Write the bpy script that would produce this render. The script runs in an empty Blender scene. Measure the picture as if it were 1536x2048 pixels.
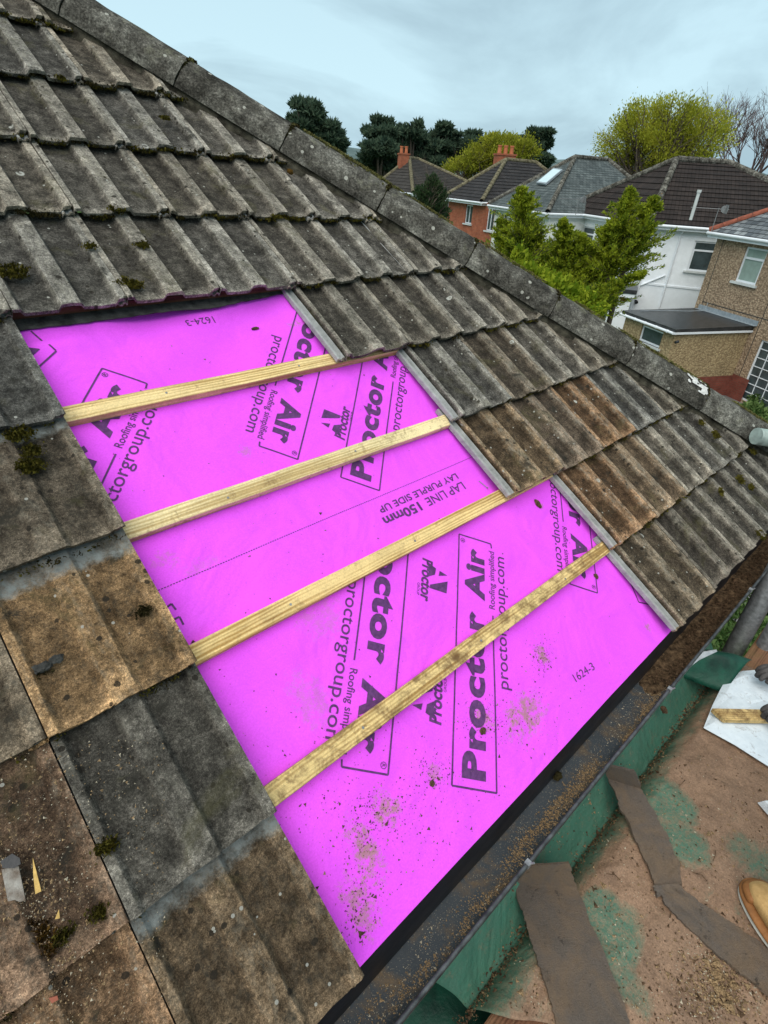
import bpy, bmesh, math, random
import numpy as np
from mathutils import Vector, Matrix, noise as mnoise
random.seed(7); rng = np.random.default_rng(7)
scene = bpy.context.scene
C = scene.collection
rad = math.radians

# ---------------------------------------------------------------- camera, world, sun
H = 6.7                      # camera height above the ground
FPX, PITCH, ROLL = 1091.1, .5609, .0558
f_ = Vector((0, math.cos(PITCH), -math.sin(PITCH)))
r0 = Vector((1, 0, 0)); u0 = r0.cross(f_)
R_ = math.cos(ROLL)*r0 + math.sin(ROLL)*u0; U_ = R_.cross(f_)
CAM = Vector((0, 0, H))
cam = bpy.data.cameras.new('camera'); co = bpy.data.objects.new('camera', cam); C.objects.link(co)
M = Matrix((R_, U_, -f_)).transposed().to_4x4(); M.translation = CAM; co.matrix_world = M
cam.sensor_fit = 'VERTICAL'; cam.sensor_height = 24; cam.lens = 24*FPX/2048
cam.clip_start = .02; cam.clip_end = 3000; scene.camera = co

SUN_EL, SUN_AZ = rad(60), rad(205)       # azimuth measured from +Y towards +X
w = bpy.data.worlds.new('World'); scene.world = w; w.use_nodes = True
nt = w.node_tree; nt.nodes.clear()
def N(nt, t, **k):
    n = nt.nodes.new(t)
    for a, b in k.items():
        if a.startswith('_'): n.inputs[a[1:].replace('_', ' ')].default_value = b
        else: setattr(n, a, b)
    return n
wo = N(nt, 'ShaderNodeOutputWorld'); bg = N(nt, 'ShaderNodeBackground'); sk = N(nt, 'ShaderNodeTexSky')
sk.sky_type = 'NISHITA'; sk.sun_disc = False; sk.sun_elevation = SUN_EL; sk.sun_rotation = SUN_AZ
sk.air_density = 1.2; sk.dust_density = 3; sk.ozone_density = 1
bg.inputs[1].default_value = .12
tc = N(nt, 'ShaderNodeTexCoord')
mp = N(nt, 'ShaderNodeMapping'); mp.inputs['Scale'].default_value = (1.0, 1.0, 3.2)
n1 = N(nt, 'ShaderNodeTexNoise'); n1.inputs['Scale'].default_value = 1.9; n1.inputs['Detail'].default_value = 7; n1.inputs['Roughness'].default_value = .56; n1.inputs['Distortion'].default_value = .5
cr = N(nt, 'ShaderNodeValToRGB')
cr.color_ramp.elements[0].position = .40; cr.color_ramp.elements[0].color = (2.2, 3.15, 3.68, 1)
cr.color_ramp.elements[1].position = .60; cr.color_ramp.elements[1].color = (3.5, 4.9, 5.5, 1)
mx = N(nt, 'ShaderNodeMixRGB'); mx.inputs[0].default_value = .93
# clouds brighten towards the horizon
sep = N(nt, 'ShaderNodeSeparateXYZ'); mr = N(nt, 'ShaderNodeMapRange')
mr.inputs[1].default_value = -.05; mr.inputs[2].default_value = .55; mr.inputs[3].default_value = 1.25; mr.inputs[4].default_value = .85
mul = N(nt, 'ShaderNodeVectorMath', operation='SCALE')
L = nt.links.new
L(tc.outputs['Generated'], mp.inputs[0]); L(mp.outputs[0], n1.inputs['Vector']); L(n1.outputs[0], cr.inputs[0])
L(tc.outputs['Generated'], sep.inputs[0]); L(sep.outputs[2], mr.inputs[0])
L(cr.outputs[0], mul.inputs[0]); L(mr.outputs[0], mul.inputs['Scale'])
L(sk.outputs[0], mx.inputs[1]); L(mul.outputs[0], mx.inputs[2]); L(mx.outputs[0], bg.inputs[0]); L(bg.outputs[0], wo.inputs[0])

sl = bpy.data.lights.new('sun', 'SUN'); so = bpy.data.objects.new('sun', sl); C.objects.link(so)
sl.energy = 2.6; sl.angle = rad(75); sl.color = (1, .93, .84)
sd = Vector((math.sin(SUN_AZ)*math.cos(SUN_EL), math.cos(SUN_AZ)*math.cos(SUN_EL), math.sin(SUN_EL)))
so.rotation_euler = sd.to_track_quat('Z', 'Y').to_euler(); so.location = (0, 0, 30)
vs = scene.view_settings; vs.view_transform = 'Standard'; vs.look = 'None'; vs.exposure = .42; vs.gamma = 1
scene.render.engine = 'CYCLES'
scene.render.resolution_x = 768; scene.render.resolution_y = 1024

# ---------------------------------------------------------------- frames
def ray(x, y): return f_ + R_*((x-768)/FPX) + U_*((1024-y)/FPX)
def pz(x, y, z):                       # point at height z (relative to the camera)
    v = ray(x, y); return v*(z/v.z) + CAM
def pdist(x, y, dist):                 # point at a horizontal distance
    v = ray(x, y); return v*(dist/math.hypot(v.x, v.y)) + CAM
u = Vector((.71588886, .69821425, 0)); d = Vector((.58160795, -.59633078, -.55328274)); NN = Vector((.38630989, -.39608895, .83299352))
O = Vector((-.3502, 2.0614, -.3523 + H)); W = .297; G = .345
dh = Vector((.69821425, -.71588886, 0))
RM = Matrix((u, -d, NN)).transposed().to_4x4(); RM.translation = O
def P(s, t, h=0): return O + u*s + d*t + NN*h
def Q(s, hd, z): v = O + u*s + dh*hd; v.z = z + H; return v
def hip_s(t): return 1.05 + .80*t      # centre line of the hip on our slope

# ---------------------------------------------------------------- helpers
def tag(o, label=None, cat=None, group=None, kind=None):
    if label: o['label'] = label
    if cat: o['category'] = cat
    if group: o['group'] = group
    if kind: o['kind'] = kind
    return o
def link(name, me, parent=None, mat=None):
    o = bpy.data.objects.new(name, me); C.objects.link(o)
    if parent: o.parent = parent
    if mat is not None and me is not None:
        me.materials.clear(); me.materials.append(mat)
    return o
def empty(name, loc=(0, 0, 0), rz=0):
    o = bpy.data.objects.new(name, None); C.objects.link(o); o.location = loc; o.rotation_euler = (0, 0, rz)
    o.empty_display_size = .1; bpy.context.view_layer.update(); return o
def child(o, parent):                      # parent keeping the world-space mesh
    o.parent = parent; o.matrix_parent_inverse = parent.matrix_world.inverted(); return o
def mesh(name, vs_, fs, mat, parent=None, smooth=False):
    me = bpy.data.meshes.new(name); me.from_pydata([tuple(v) for v in vs_], [], [tuple(f) for f in fs]); me.update()
    if smooth: me.polygons.foreach_set('use_smooth', [True]*len(me.polygons))
    o = bpy.data.objects.new(name, me); C.objects.link(o); me.materials.append(mat)
    if parent: child(o, parent)
    return o
class MB:
    def __init__(s): s.v = []; s.f = []; s.uv = None
    def add(s, vs_, fs):
        b = len(s.v); s.v += [Vector(v) for v in vs_]; s.f += [tuple(i+b for i in f) for f in fs]; return s
    def box(s, o, a, b, c):                # origin corner + 3 edge vectors
        o, a, b, c = map(Vector, (o, a, b, c))
        return s.add([o, o+a, o+a+b, o+b, o+c, o+a+c, o+a+b+c, o+b+c], [(0, 3, 2, 1), (4, 5, 6, 7), (0, 1, 5, 4), (1, 2, 6, 5), (2, 3, 7, 6), (3, 0, 4, 7)])
    def tube(s, p, q, r, r2=None, n=10, cap=True):
        p, q = Vector(p), Vector(q); r2 = r if r2 is None else r2
        z = (q-p).normalized(); x = z.orthogonal().normalized(); y = z.cross(x)
        vs_ = [p+(x*math.cos(a)+y*math.sin(a))*r for a in [2*math.pi*i/n for i in range(n)]] + [q+(x*math.cos(a)+y*math.sin(a))*r2 for a in [2*math.pi*i/n for i in range(n)]]
        fs = [(i, (i+1) % n, n+(i+1) % n, n+i) for i in range(n)]
        if cap: fs += [tuple(range(n-1, -1, -1)), tuple(range(n, 2*n))]
        return s.add(vs_, fs)
    def path(s, pts, rs, n=8):
        for i in range(len(pts)-1): s.tube(pts[i], pts[i+1], rs[i], rs[i+1], n)
        return s
    def build(s, name, mat, parent=None, smooth=False):
        return mesh(name, s.v, s.f, mat, parent, smooth)
def sweep(prof, path_pts):                 # prof: list of functions point->Vector ; grid of rows
    pass
def grid_faces(nx, ny, off=0):
    return [(off+j*nx+i, off+j*nx+i+1, off+(j+1)*nx+i+1, off+(j+1)*nx+i) for j in range(ny-1) for i in range(nx-1)]
def quads_mesh(name, c, a, b, mat, parent=None):      # many little quads: centre, half-axis a, half-axis b (numpy)
    n = len(c); v = np.empty((n, 4, 3)); v[:, 0] = c-a-b*.6; v[:, 1] = c+a*.2-b; v[:, 2] = c+a; v[:, 3] = c-a*.1+b
    me = bpy.data.meshes.new(name); me.vertices.add(4*n); me.vertices.foreach_set('co', v.ravel())
    me.loops.add(4*n); me.loops.foreach_set('vertex_index', np.arange(4*n)); me.polygons.add(n)
    me.polygons.foreach_set('loop_start', np.arange(0, 4*n, 4)); me.update(calc_edges=True); me.validate()
    o = bpy.data.objects.new(name, me); C.objects.link(o); me.materials.append(mat)
    if parent: child(o, parent)
    return o
def rdir(n):
    v = rng.normal(size=(n, 3)); return v/np.linalg.norm(v, axis=1)[:, None]
def skin(name, nodes, edges, mat, parent=None, sub=2):
    me = bpy.data.meshes.new(name); me.from_pydata([n[0] for n in nodes], edges, [])
    o = bpy.data.objects.new(name+'_src', me); C.objects.link(o)
    m = o.modifiers.new('s', 'SKIN'); m.use_smooth_shade = True
    lay = me.skin_vertices[0].data
    for i, n in enumerate(nodes):
        r = n[1]; lay[i].radius = (r, r) if not isinstance(r, tuple) else r; lay[i].use_root = (i == 0)
    m2 = o.modifiers.new('b', 'SUBSURF'); m2.levels = sub; m2.render_levels = sub
    dg = bpy.context.evaluated_depsgraph_get(); me2 = bpy.data.meshes.new_from_object(o.evaluated_get(dg))
    bpy.data.objects.remove(o); me2.materials.clear(); me2.materials.append(mat)
    me2.polygons.foreach_set('use_smooth', [True]*len(me2.polygons))
    me2.name = name
    o = bpy.data.objects.new(name, me2); C.objects.link(o)
    if parent: child(o, parent)
    return o

# ---------------------------------------------------------------- materials
def ramp(nt, pts):
    r = N(nt, 'ShaderNodeValToRGB'); e = r.color_ramp.elements
    while len(e) < len(pts): e.new(.5)
    for i, (p, c) in enumerate(pts):
        e[i].position = p; e[i].color = (c, c, c, 1) if isinstance(c, (int, float)) else (*c, 1)
    return r
def noise_(nt, vec, scale, detail=4, rough=.6, dist=0):
    n = N(nt, 'ShaderNodeTexNoise'); n.inputs['Scale'].default_value = scale; n.inputs['Detail'].default_value = detail
    n.inputs['Roughness'].default_value = rough; n.inputs['Distortion'].default_value = dist
    if vec is not None: nt.links.new(vec, n.inputs['Vector'])
    return n.outputs[0]
def mixc(nt, fac, a, b, mode='MIX'):
    m = N(nt, 'ShaderNodeMixRGB', blend_type=mode)
    for s_, i in ((fac, 0), (a, 1), (b, 2)):
        if isinstance(s_, (int, float)): m.inputs[i].default_value = s_ if i == 0 else (s_, s_, s_, 1)
        elif isinstance(s_, tuple): m.inputs[i].default_value = (*s_, 1)
        else: nt.links.new(s_, m.inputs[i])
    return m.outputs[0]
def math_(nt, op, a, b=0, clamp=False):
    m = N(nt, 'ShaderNodeMath', operation=op); m.use_clamp = clamp
    for s_, i in ((a, 0), (b, 1)):
        if isinstance(s_, (int, float)): m.inputs[i].default_value = s_
        else: nt.links.new(s_, m.inputs[i])
    return m.outputs[0]
def bump(nt, bs, hsock, strength, dist, prev=None):
    b = N(nt, 'ShaderNodeBump'); b.inputs['Strength'].default_value = strength; b.inputs['Distance'].default_value = dist
    nt.links.new(hsock, b.inputs['Height'])
    if prev is not None: nt.links.new(prev, b.inputs['Normal'])
    nt.links.new(b.outputs[0], bs.inputs['Normal']); return b.outputs[0]
def newmat(name, rough=.8, spec=.3, metal=0):
    m = bpy.data.materials.new(name); m.use_nodes = True; nt = m.node_tree
    bs = nt.nodes['Principled BSDF']; bs.inputs['Roughness'].default_value = rough; bs.inputs['Specular IOR Level'].default_value = spec
    bs.inputs['Metallic'].default_value = metal
    return m, nt, bs
def objcoord(nt, rnd=True):
    t = N(nt, 'ShaderNodeTexCoord'); v = t.outputs['Object']
    if rnd:
        oi = N(nt, 'ShaderNodeObjectInfo'); m = N(nt, 'ShaderNodeVectorMath', operation='ADD'); k = math_(nt, 'MULTIPLY', oi.outputs['Random'], 37.)
        nt.links.new(v, m.inputs[0]); cx = N(nt, 'ShaderNodeCombineXYZ'); nt.links.new(k, cx.inputs[0]); nt.links.new(k, cx.inputs[1]); nt.links.new(cx.outputs[0], m.inputs[1]); return m.outputs[0], v
    return v, v
def simple(name, col, var=.25, scale=8, rough=.8, spec=.3, metal=0, bmp=0, bscale=60, col2=None, rnd=False, detail=5):
    m, nt, bs = newmat(name, rough, spec, metal); v, _ = objcoord(nt, rnd)
    n = noise_(nt, v, scale, detail)
    a = tuple(c*(1-var) for c in col); b = col2 or tuple(min(1, c*(1+var)) for c in col)
    r = ramp(nt, [(.32, a), (.68, b)]); nt.links.new(n, r.inputs[0]); nt.links.new(r.outputs[0], bs.inputs['Base Color'])
    if bmp: bump(nt, bs, noise_(nt, v, bscale, 4, .7), bmp, .01)
    return m

SLOPE = .031/.345
def tile_mat(name='weathered_concrete_tile'):
    m, nt, bs = newmat(name, .95, .12); v, raw = objcoord(nt); oi = N(nt, 'ShaderNodeObjectInfo')
    sp = N(nt, 'ShaderNodeSeparateXYZ'); nt.links.new(raw, sp.inputs[0])
    big = noise_(nt, v, 7, 5, .65); mid = noise_(nt, v, 28, 5, .7); fine = noise_(nt, v, 150, 5, .85); sand = noise_(nt, v, 420, 3, .85)
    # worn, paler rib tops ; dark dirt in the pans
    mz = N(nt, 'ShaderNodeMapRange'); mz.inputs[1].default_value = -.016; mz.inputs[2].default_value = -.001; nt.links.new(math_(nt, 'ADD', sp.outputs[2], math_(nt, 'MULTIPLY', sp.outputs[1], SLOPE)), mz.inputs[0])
    r1 = ramp(nt, [(.30, .58), (.5, .92), (.72, 1.35)]); nt.links.new(big, r1.inputs[0])
    r2 = ramp(nt, [(.30, .45), (.5, .95), (.70, 1.6)]); nt.links.new(mid, r2.inputs[0])
    r3 = ramp(nt, [(.34, .25), (.5, .92), (.64, 2.0)]); nt.links.new(fine, r3.inputs[0]); r4 = ramp(nt, [(.36, .45), (.5, .95), (.64, 1.8)]); nt.links.new(sand, r4.inputs[0])
    c = mixc(nt, 1, oi.outputs['Color'], r1.outputs[0], 'MULTIPLY'); c = mixc(nt, 1, c, r2.outputs[0], 'MULTIPLY'); c = mixc(nt, .8, c, r3.outputs[0], 'MULTIPLY'); c = mixc(nt, .8, c, r4.outputs[0], 'MULTIPLY')
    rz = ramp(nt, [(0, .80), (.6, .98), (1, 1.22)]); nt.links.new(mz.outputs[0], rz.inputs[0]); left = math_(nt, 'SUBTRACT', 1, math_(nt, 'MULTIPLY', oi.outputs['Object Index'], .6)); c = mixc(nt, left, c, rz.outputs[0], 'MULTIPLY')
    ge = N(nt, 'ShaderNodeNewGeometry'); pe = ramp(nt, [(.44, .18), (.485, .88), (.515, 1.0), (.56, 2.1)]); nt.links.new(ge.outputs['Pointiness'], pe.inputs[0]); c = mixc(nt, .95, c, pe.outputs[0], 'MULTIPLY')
    # grey-white worn streaks on the rib tops
    st = N(nt, 'ShaderNodeMapping'); st.inputs['Scale'].default_value = (80, 34, 30); nt.links.new(v, st.inputs[0])
    sn = noise_(nt, st.outputs[0], 1, 4, .7); rs = ramp(nt, [(.47, 0.), (.66, .5)]); nt.links.new(sn, rs.inputs[0])
    c = mixc(nt, math_(nt, 'MULTIPLY', math_(nt, 'MULTIPLY', rs.outputs[0], left), mz.outputs[0], True), c, (.31, .295, .24))
    # small dark pits
    pv = N(nt, 'ShaderNodeTexVoronoi'); pv.inputs['Scale'].default_value = 38; nt.links.new(v, pv.inputs['Vector']); ps = N(nt, 'ShaderNodeSeparateXYZ'); nt.links.new(pv.outputs['Color'], ps.inputs[0])
    pit = math_(nt, 'MULTIPLY', math_(nt, 'GREATER_THAN', ps.outputs[1], .80), math_(nt, 'LESS_THAN', math_(nt, 'ADD', pv.outputs['Distance'], math_(nt, 'MULTIPLY', mid, .5)), .48)); c = mixc(nt, math_(nt, 'MULTIPLY', pit, .85), c, (.022, .019, .015))
    # black algae blotches
    al = ramp(nt, [(.55, 0.), (.66, .8)]); nt.links.new(noise_(nt, v, 16, 6, .75, .4), al.inputs[0]); c = mixc(nt, al.outputs[0], c, (.028, .027, .022))
    # faint olive growth
    ol = ramp(nt, [(.56, 0.), (.72, .5)]); nt.links.new(noise_(nt, v, 5, 6, .7, .6), ol.inputs[0]); c = mixc(nt, ol.outputs[0], c, (.105, .098, .04))
    # lichen: pale discs and rings
    vo = N(nt, 'ShaderNodeTexVoronoi'); vo.inputs['Scale'].default_value = 9
    wv = N(nt, 'ShaderNodeVectorMath', operation='ADD'); nn = N(nt, 'ShaderNodeTexNoise'); nn.inputs['Scale'].default_value = 40; nt.links.new(v, nn.inputs['Vector'])
    ns = N(nt, 'ShaderNodeVectorMath', operation='SCALE'); ns.inputs['Scale'].default_value = .012; nt.links.new(nn.outputs['Color'], ns.inputs[0]); nt.links.new(v, wv.inputs[0]); nt.links.new(ns.outputs[0], wv.inputs[1]); nt.links.new(wv.outputs[0], vo.inputs['Vector'])
    sel = N(nt, 'ShaderNodeSeparateXYZ'); nt.links.new(vo.outputs['Color'], sel.inputs[0])
    pick = math_(nt, 'GREATER_THAN', sel.outputs[0], .80); ring = ramp(nt, [(.0, .15), (.05, .2), (.075, .95), (.1, .85), (.115, 0.)]); nt.links.new(vo.outputs['Distance'], ring.inputs[0])
    brk = ramp(nt, [(.42, 0.), (.52, 1.)]); nt.links.new(mid, brk.inputs[0])
    c = mixc(nt, math_(nt, 'MULTIPLY', math_(nt, 'MULTIPLY', pick, ring.outputs[0]), brk.outputs[0]), c, (.46, .47, .43))
    vo2 = N(nt, 'ShaderNodeTexVoronoi'); vo2.inputs['Scale'].default_value = 55; nt.links.new(v, vo2.inputs['Vector']); s2 = N(nt, 'ShaderNodeSeparateXYZ'); nt.links.new(vo2.outputs['Color'], s2.inputs[0])
    dots = math_(nt, 'MULTIPLY', math_(nt, 'GREATER_THAN', s2.outputs[0], .93), math_(nt, 'LESS_THAN', vo2.outputs['Distance'], .2)); c = mixc(nt, math_(nt, 'MULTIPLY', dots, .75), c, (.42, .42, .38))
    # clean blue-grey band near the head of tiles that have slipped (object alpha switches it on)
    hb = N(nt, 'ShaderNodeMapRange'); hb.inputs[1].default_value = .325; hb.inputs[2].default_value = .345; nt.links.new(math_(nt, 'ADD', sp.outputs[1], math_(nt, 'MULTIPLY', mid, .05)), hb.inputs[0])
    bk = ramp(nt, [(.38, .35), (.55, 1.)]); nt.links.new(noise_(nt, v, 14, 7, .8), bk.inputs[0]); band = math_(nt, 'MULTIPLY', math_(nt, 'MULTIPLY', math_(nt, 'MULTIPLY', hb.outputs[0], bk.outputs[0]), math_(nt, 'SUBTRACT', oi.outputs['Alpha'], 1.), True), 1., True)
    c = mixc(nt, band, c, mixc(nt, mid, (.07, .078, .075), (.33, .355, .345)))
    # channel: smooth silvery grey
    ch = math_(nt, 'MULTIPLY', math_(nt, 'LESS_THAN', sp.outputs[0], -.0005), math_(nt, 'GREATER_THAN', sp.outputs[1], .006)); c = mixc(nt, math_(nt, 'MULTIPLY', ch, .85), c, mixc(nt, mid, (.12, .125, .125), (.62, .65, .65)))
    nt.links.new(c, bs.inputs['Base Color'])
    b1 = bump(nt, bs, fine, 1, .0045); b2 = bump(nt, bs, mid, .7, .006, b1); bump(nt, bs, sand, .5, .0015, b2)
    return m
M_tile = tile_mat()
M_hip = simple('weathered_hip_mortar', (.05, .045, .035), .5, 25, .95, .1, 0, 1, 120, (.13, .12, .09))  # mortar darkened so its colour paints the shadow below the hip tiles
def hip_mat():
    m, nt, bs = newmat('lichened_hip_tile', .95, .1); v, raw = objcoord(nt)
    big = noise_(nt, v, 6, 6, .7, .3); fine = noise_(nt, v, 130, 4, .8); mid = noise_(nt, v, 28, 6, .75)
    r = ramp(nt, [(.36, (.035, .033, .028)), (.50, (.085, .081, .070)), (.68, (.24, .235, .205))]); nt.links.new(big, r.inputs[0]); c = r.outputs[0]
    r2 = ramp(nt, [(.3, .45), (.5, .95), (.7, 1.6)]); nt.links.new(mid, r2.inputs[0]); c = mixc(nt, .9, c, r2.outputs[0], 'MULTIPLY')
    r3 = ramp(nt, [(.36, .35), (.5, .95), (.64, 1.9)]); nt.links.new(fine, r3.inputs[0]); c = mixc(nt, .9, c, r3.outputs[0], 'MULTIPLY')
    gn = ramp(nt, [(.56, 0.), (.68, .6)]); nt.links.new(noise_(nt, v, 11, 6, .7), gn.inputs[0])
    t = N(nt, 'ShaderNodeNewGeometry'); s = N(nt, 'ShaderNodeSeparateXYZ'); nt.links.new(t.outputs['Normal'], s.inputs[0])
    c = mixc(nt, math_(nt, 'MULTIPLY', gn.outputs[0], s.outputs[2], True), c, (.27, .27, .19))
    vo = N(nt, 'ShaderNodeTexVoronoi'); vo.inputs['Scale'].default_value = 30; nt.links.new(v, vo.inputs['Vector']); s2 = N(nt, 'ShaderNodeSeparateXYZ'); nt.links.new(vo.outputs['Color'], s2.inputs[0])
    c = mixc(nt, math_(nt, 'MULTIPLY', math_(nt, 'MULTIPLY', math_(nt, 'GREATER_THAN', s2.outputs[1], .88), math_(nt, 'LESS_THAN', vo.outputs['Distance'], .25)), .8), c, (.45, .45, .4))
    vo = N(nt, 'ShaderNodeTexVoronoi'); vo.inputs['Scale'].default_value = 5; nt.links.new(v, vo.inputs['Vector']); s2 = N(nt, 'ShaderNodeSeparateXYZ'); nt.links.new(vo.outputs['Color'], s2.inputs[0])
    dd = math_(nt, 'ADD', vo.outputs['Distance'], math_(nt, 'MULTIPLY', mid, .12)); c = mixc(nt, math_(nt, 'MULTIPLY', math_(nt, 'GREATER_THAN', s2.outputs[2], .8), math_(nt, 'LESS_THAN', dd, .13)), c, (.42, .22, .03))
    nt.links.new(c, bs.inputs['Base Color']); b1 = bump(nt, bs, fine, .8, .005); bump(nt, bs, mid, .8, .012, b1); return m
M_hipt = hip_mat()
M_moss = simple('moss', (.085, .075, .018), .55, 60, 1, .05, 0, 1, 300, (.19, .165, .03), True)
M_moss2 = simple('dark_moss', (.035, .031, .014), .5, 50, 1, .05, 0, 1, 300, (.085, .07, .028), True)
M_mossb = simple('rusty_moss', (.09, .045, .012), .55, 50, 1, .05, 0, 1, 300, (.16, .09, .02), True)
def wood_mat(name, a, b, dirt=0., scale=1.):
    m, nt, bs = newmat(name, .75, .25); v, raw = objcoord(nt); mp = N(nt, 'ShaderNodeMapping'); mp.inputs['Scale'].default_value = (1.1, 26, 26); nt.links.new(v, mp.inputs[0])
    n = noise_(nt, mp.outputs[0], 1.6*scale, 4, .5, .4); wv = N(nt, 'ShaderNodeTexWave', wave_type='BANDS', bands_direction='Y'); wv.inputs['Scale'].default_value = 34*scale; wv.inputs['Distortion'].default_value = 5; wv.inputs['Detail'].default_value = 2
    mp2 = N(nt, 'ShaderNodeMapping'); mp2.inputs['Scale'].default_value = (.12, 1, 1); nt.links.new(v, mp2.inputs[0]); nt.links.new(mp2.outputs[0], wv.inputs['Vector'])
    g = math_(nt, 'ADD', math_(nt, 'MULTIPLY', n, .84), math_(nt, 'MULTIPLY', wv.outputs['Fac'], .16)); r = ramp(nt, [(.36, a), (.56, b)]); nt.links.new(g, r.inputs[0]); c = r.outputs[0]
    big = noise_(nt, v, 6, 5, .65); rb = ramp(nt, [(.3, .72), (.7, 1.15)]); nt.links.new(big, rb.inputs[0]); c = mixc(nt, .8, c, rb.outputs[0], 'MULTIPLY')
    gt = ramp(nt, [(.5, 0.), (.68, .12)]); nt.links.new(noise_(nt, v, 4, 3), gt.inputs[0]); c = mixc(nt, gt.outputs[0], c, (.43, .40, .16))
    # knots
    vo = N(nt, 'ShaderNodeTexVoronoi'); vo.inputs['Scale'].default_value = 1; mk = N(nt, 'ShaderNodeMapping'); mk.inputs['Scale'].default_value = (5.5, 11, .01); nt.links.new(v, mk.inputs[0]); nt.links.new(mk.outputs[0], vo.inputs['Vector'])
    kn = ramp(nt, [(.0, 1.), (.06, .9), (.11, .35), (.16, 0.)]); nt.links.new(vo.outputs['Distance'], kn.inputs[0]); s2 = N(nt, 'ShaderNodeSeparateXYZ'); nt.links.new(vo.outputs['Color'], s2.inputs[0])
    c = mixc(nt, math_(nt, 'MULTIPLY', kn.outputs[0], math_(nt, 'GREATER_THAN', s2.outputs[0], .58)), c, (.13, .055, .015))
    dn = noise_(nt, v, 22, 6, .75, .5); rd = ramp(nt, [(.62-dirt*.2, 0.), (.70-dirt*.1, .3+dirt*.55)]); nt.links.new(dn, rd.inputs[0]); c = mixc(nt, rd.outputs[0], c, (.16, .092, .04))
    wf = ramp(nt, [(.34, .72), (.5, 1.), (.66, 1.22)]); nt.links.new(noise_(nt, v, 190, 5, .85), wf.inputs[0]); c = mixc(nt, .8, c, wf.outputs[0], 'MULTIPLY'); nt.links.new(c, bs.inputs['Base Color']); bump(nt, bs, math_(nt, 'ADD', n, noise_(nt, v, 160, 5, .8)), .8, .003); return m
M_bat = [wood_mat('treated_pine_batten', (.46, .29, .10), (.84, .64, .32), .22), wood_mat('pale_treated_pine', (.50, .35, .15), (.84, .69, .39), .45), wood_mat('golden_pine', (.43, .245, .075), (.84, .61, .28), .25), wood_mat('muddy_pine', (.40, .235, .075), (.82, .60, .27), .9)]
M_oldw = wood_mat('old_reddish_batten_wood', (.055, .022, .014), (.13, .058, .038), .3)
def membrane_mat():
    m, nt, bs = newmat('purple_breather_membrane', .8, .1); v, raw = objcoord(nt, False)
    c = mixc(nt, noise_(nt, v, 4, 4), (.70, .078, .82), (.82, .105, .90)); fz = noise_(nt, v, 240, 4, .8); rf = ramp(nt, [(.3, .86), (.7, 1.08)]); nt.links.new(fz, rf.inputs[0]); c = mixc(nt, 1, c, rf.outputs[0], 'MULTIPLY')
    # faint muddy smears and scuffs
    sm = ramp(nt, [(.66, 0.), (.78, .5)]); nt.links.new(noise_(nt, v, 9, 8, .75, .5), sm.inputs[0]); c = mixc(nt, sm.outputs[0], c, (.45, .12, .42))
    sp = N(nt, 'ShaderNodeSeparateXYZ'); nt.links.new(raw, sp.inputs[0])
    def spot(s, t, rs, rt, amt, col, sc=45):
        nonlocal c
        dx = math_(nt, 'MULTIPLY', math_(nt, 'SUBTRACT', sp.outputs[0], s), 1/rs); dy = math_(nt, 'MULTIPLY', math_(nt, 'ADD', sp.outputs[1], t), 1/rt)
        q = math_(nt, 'SUBTRACT', 1, math_(nt, 'ADD', math_(nt, 'MULTIPLY', dx, dx), math_(nt, 'MULTIPLY', dy, dy)), True)
        k = ramp(nt, [(.50, 0.), (.62, 1.)]); nt.links.new(math_(nt, 'ADD', noise_(nt, v, sc, 8, .85), math_(nt, 'MULTIPLY', math_(nt, 'SUBTRACT', q, .6), .22)), k.inputs[0])
        c = mixc(nt, math_(nt, 'MULTIPLY', math_(nt, 'MULTIPLY', k.outputs[0], math_(nt, 'MINIMUM', math_(nt, 'MULTIPLY', q, 3), 1)), amt, True), c, col)
    mud = (.30, .20, .10)
    for x, y, rs, rt, a in ((1085, 1310, .035, .05, .8), (1050, 1430, .13, .08, .8), (970, 1440, .05, .05, .8), (870, 1550, .04, .04, .6), (770, 1620, .06, .06, .8), (730, 1700, .05, .11, .8), (720, 1810, .06, .09, .7), (620, 1400, .07, .12, .35), (640, 1230, .1, .1, .3), (330, 1120, .06, .04, .35), (490, 900, .03, .03, .5), (1295, 1255, .02, .03, .7), (1080, 1010, .02, .03, .8), (590, 650, .07, .02, .6), (400, 1130, .08, .03, .3)):
        s_, t_ = roofpix(x, y, -.0715); spot(s_, t_, rs, rt, a, mud)
    nt.links.new(c, bs.inputs['Base Color']); bump(nt, bs, math_(nt, 'ADD', fz, math_(nt, 'MULTIPLY', noise_(nt, v, 12, 5, .6), 2.5)), .25, .004, bump(nt, bs, noise_(nt, v, 3.2, 3, .5, 1.2), .42, .05)); return m
def roofpix(x, y, h=0):
    v = ray(x, y); k = ((O+NN*h-CAM).dot(NN))/v.dot(NN); q = CAM + v*k - O; return q.dot(u), q.dot(d)
M_memb = membrane_mat()
M_ink = simple('dark_violet_print', (.085, .03, .12), .25, 90, .7, .2, 0, 0, 60, (.13, .045, .17))
M_felt = simple('old_bitumen_felt', (.035, .036, .034), .5, 30, .9, .2, 0, .6, 200, (.09, .09, .085))
M_blackpl = simple('black_plastic', (.012, .013, .017), .3, 10, .38, .5, 0, .1, 50)
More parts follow.
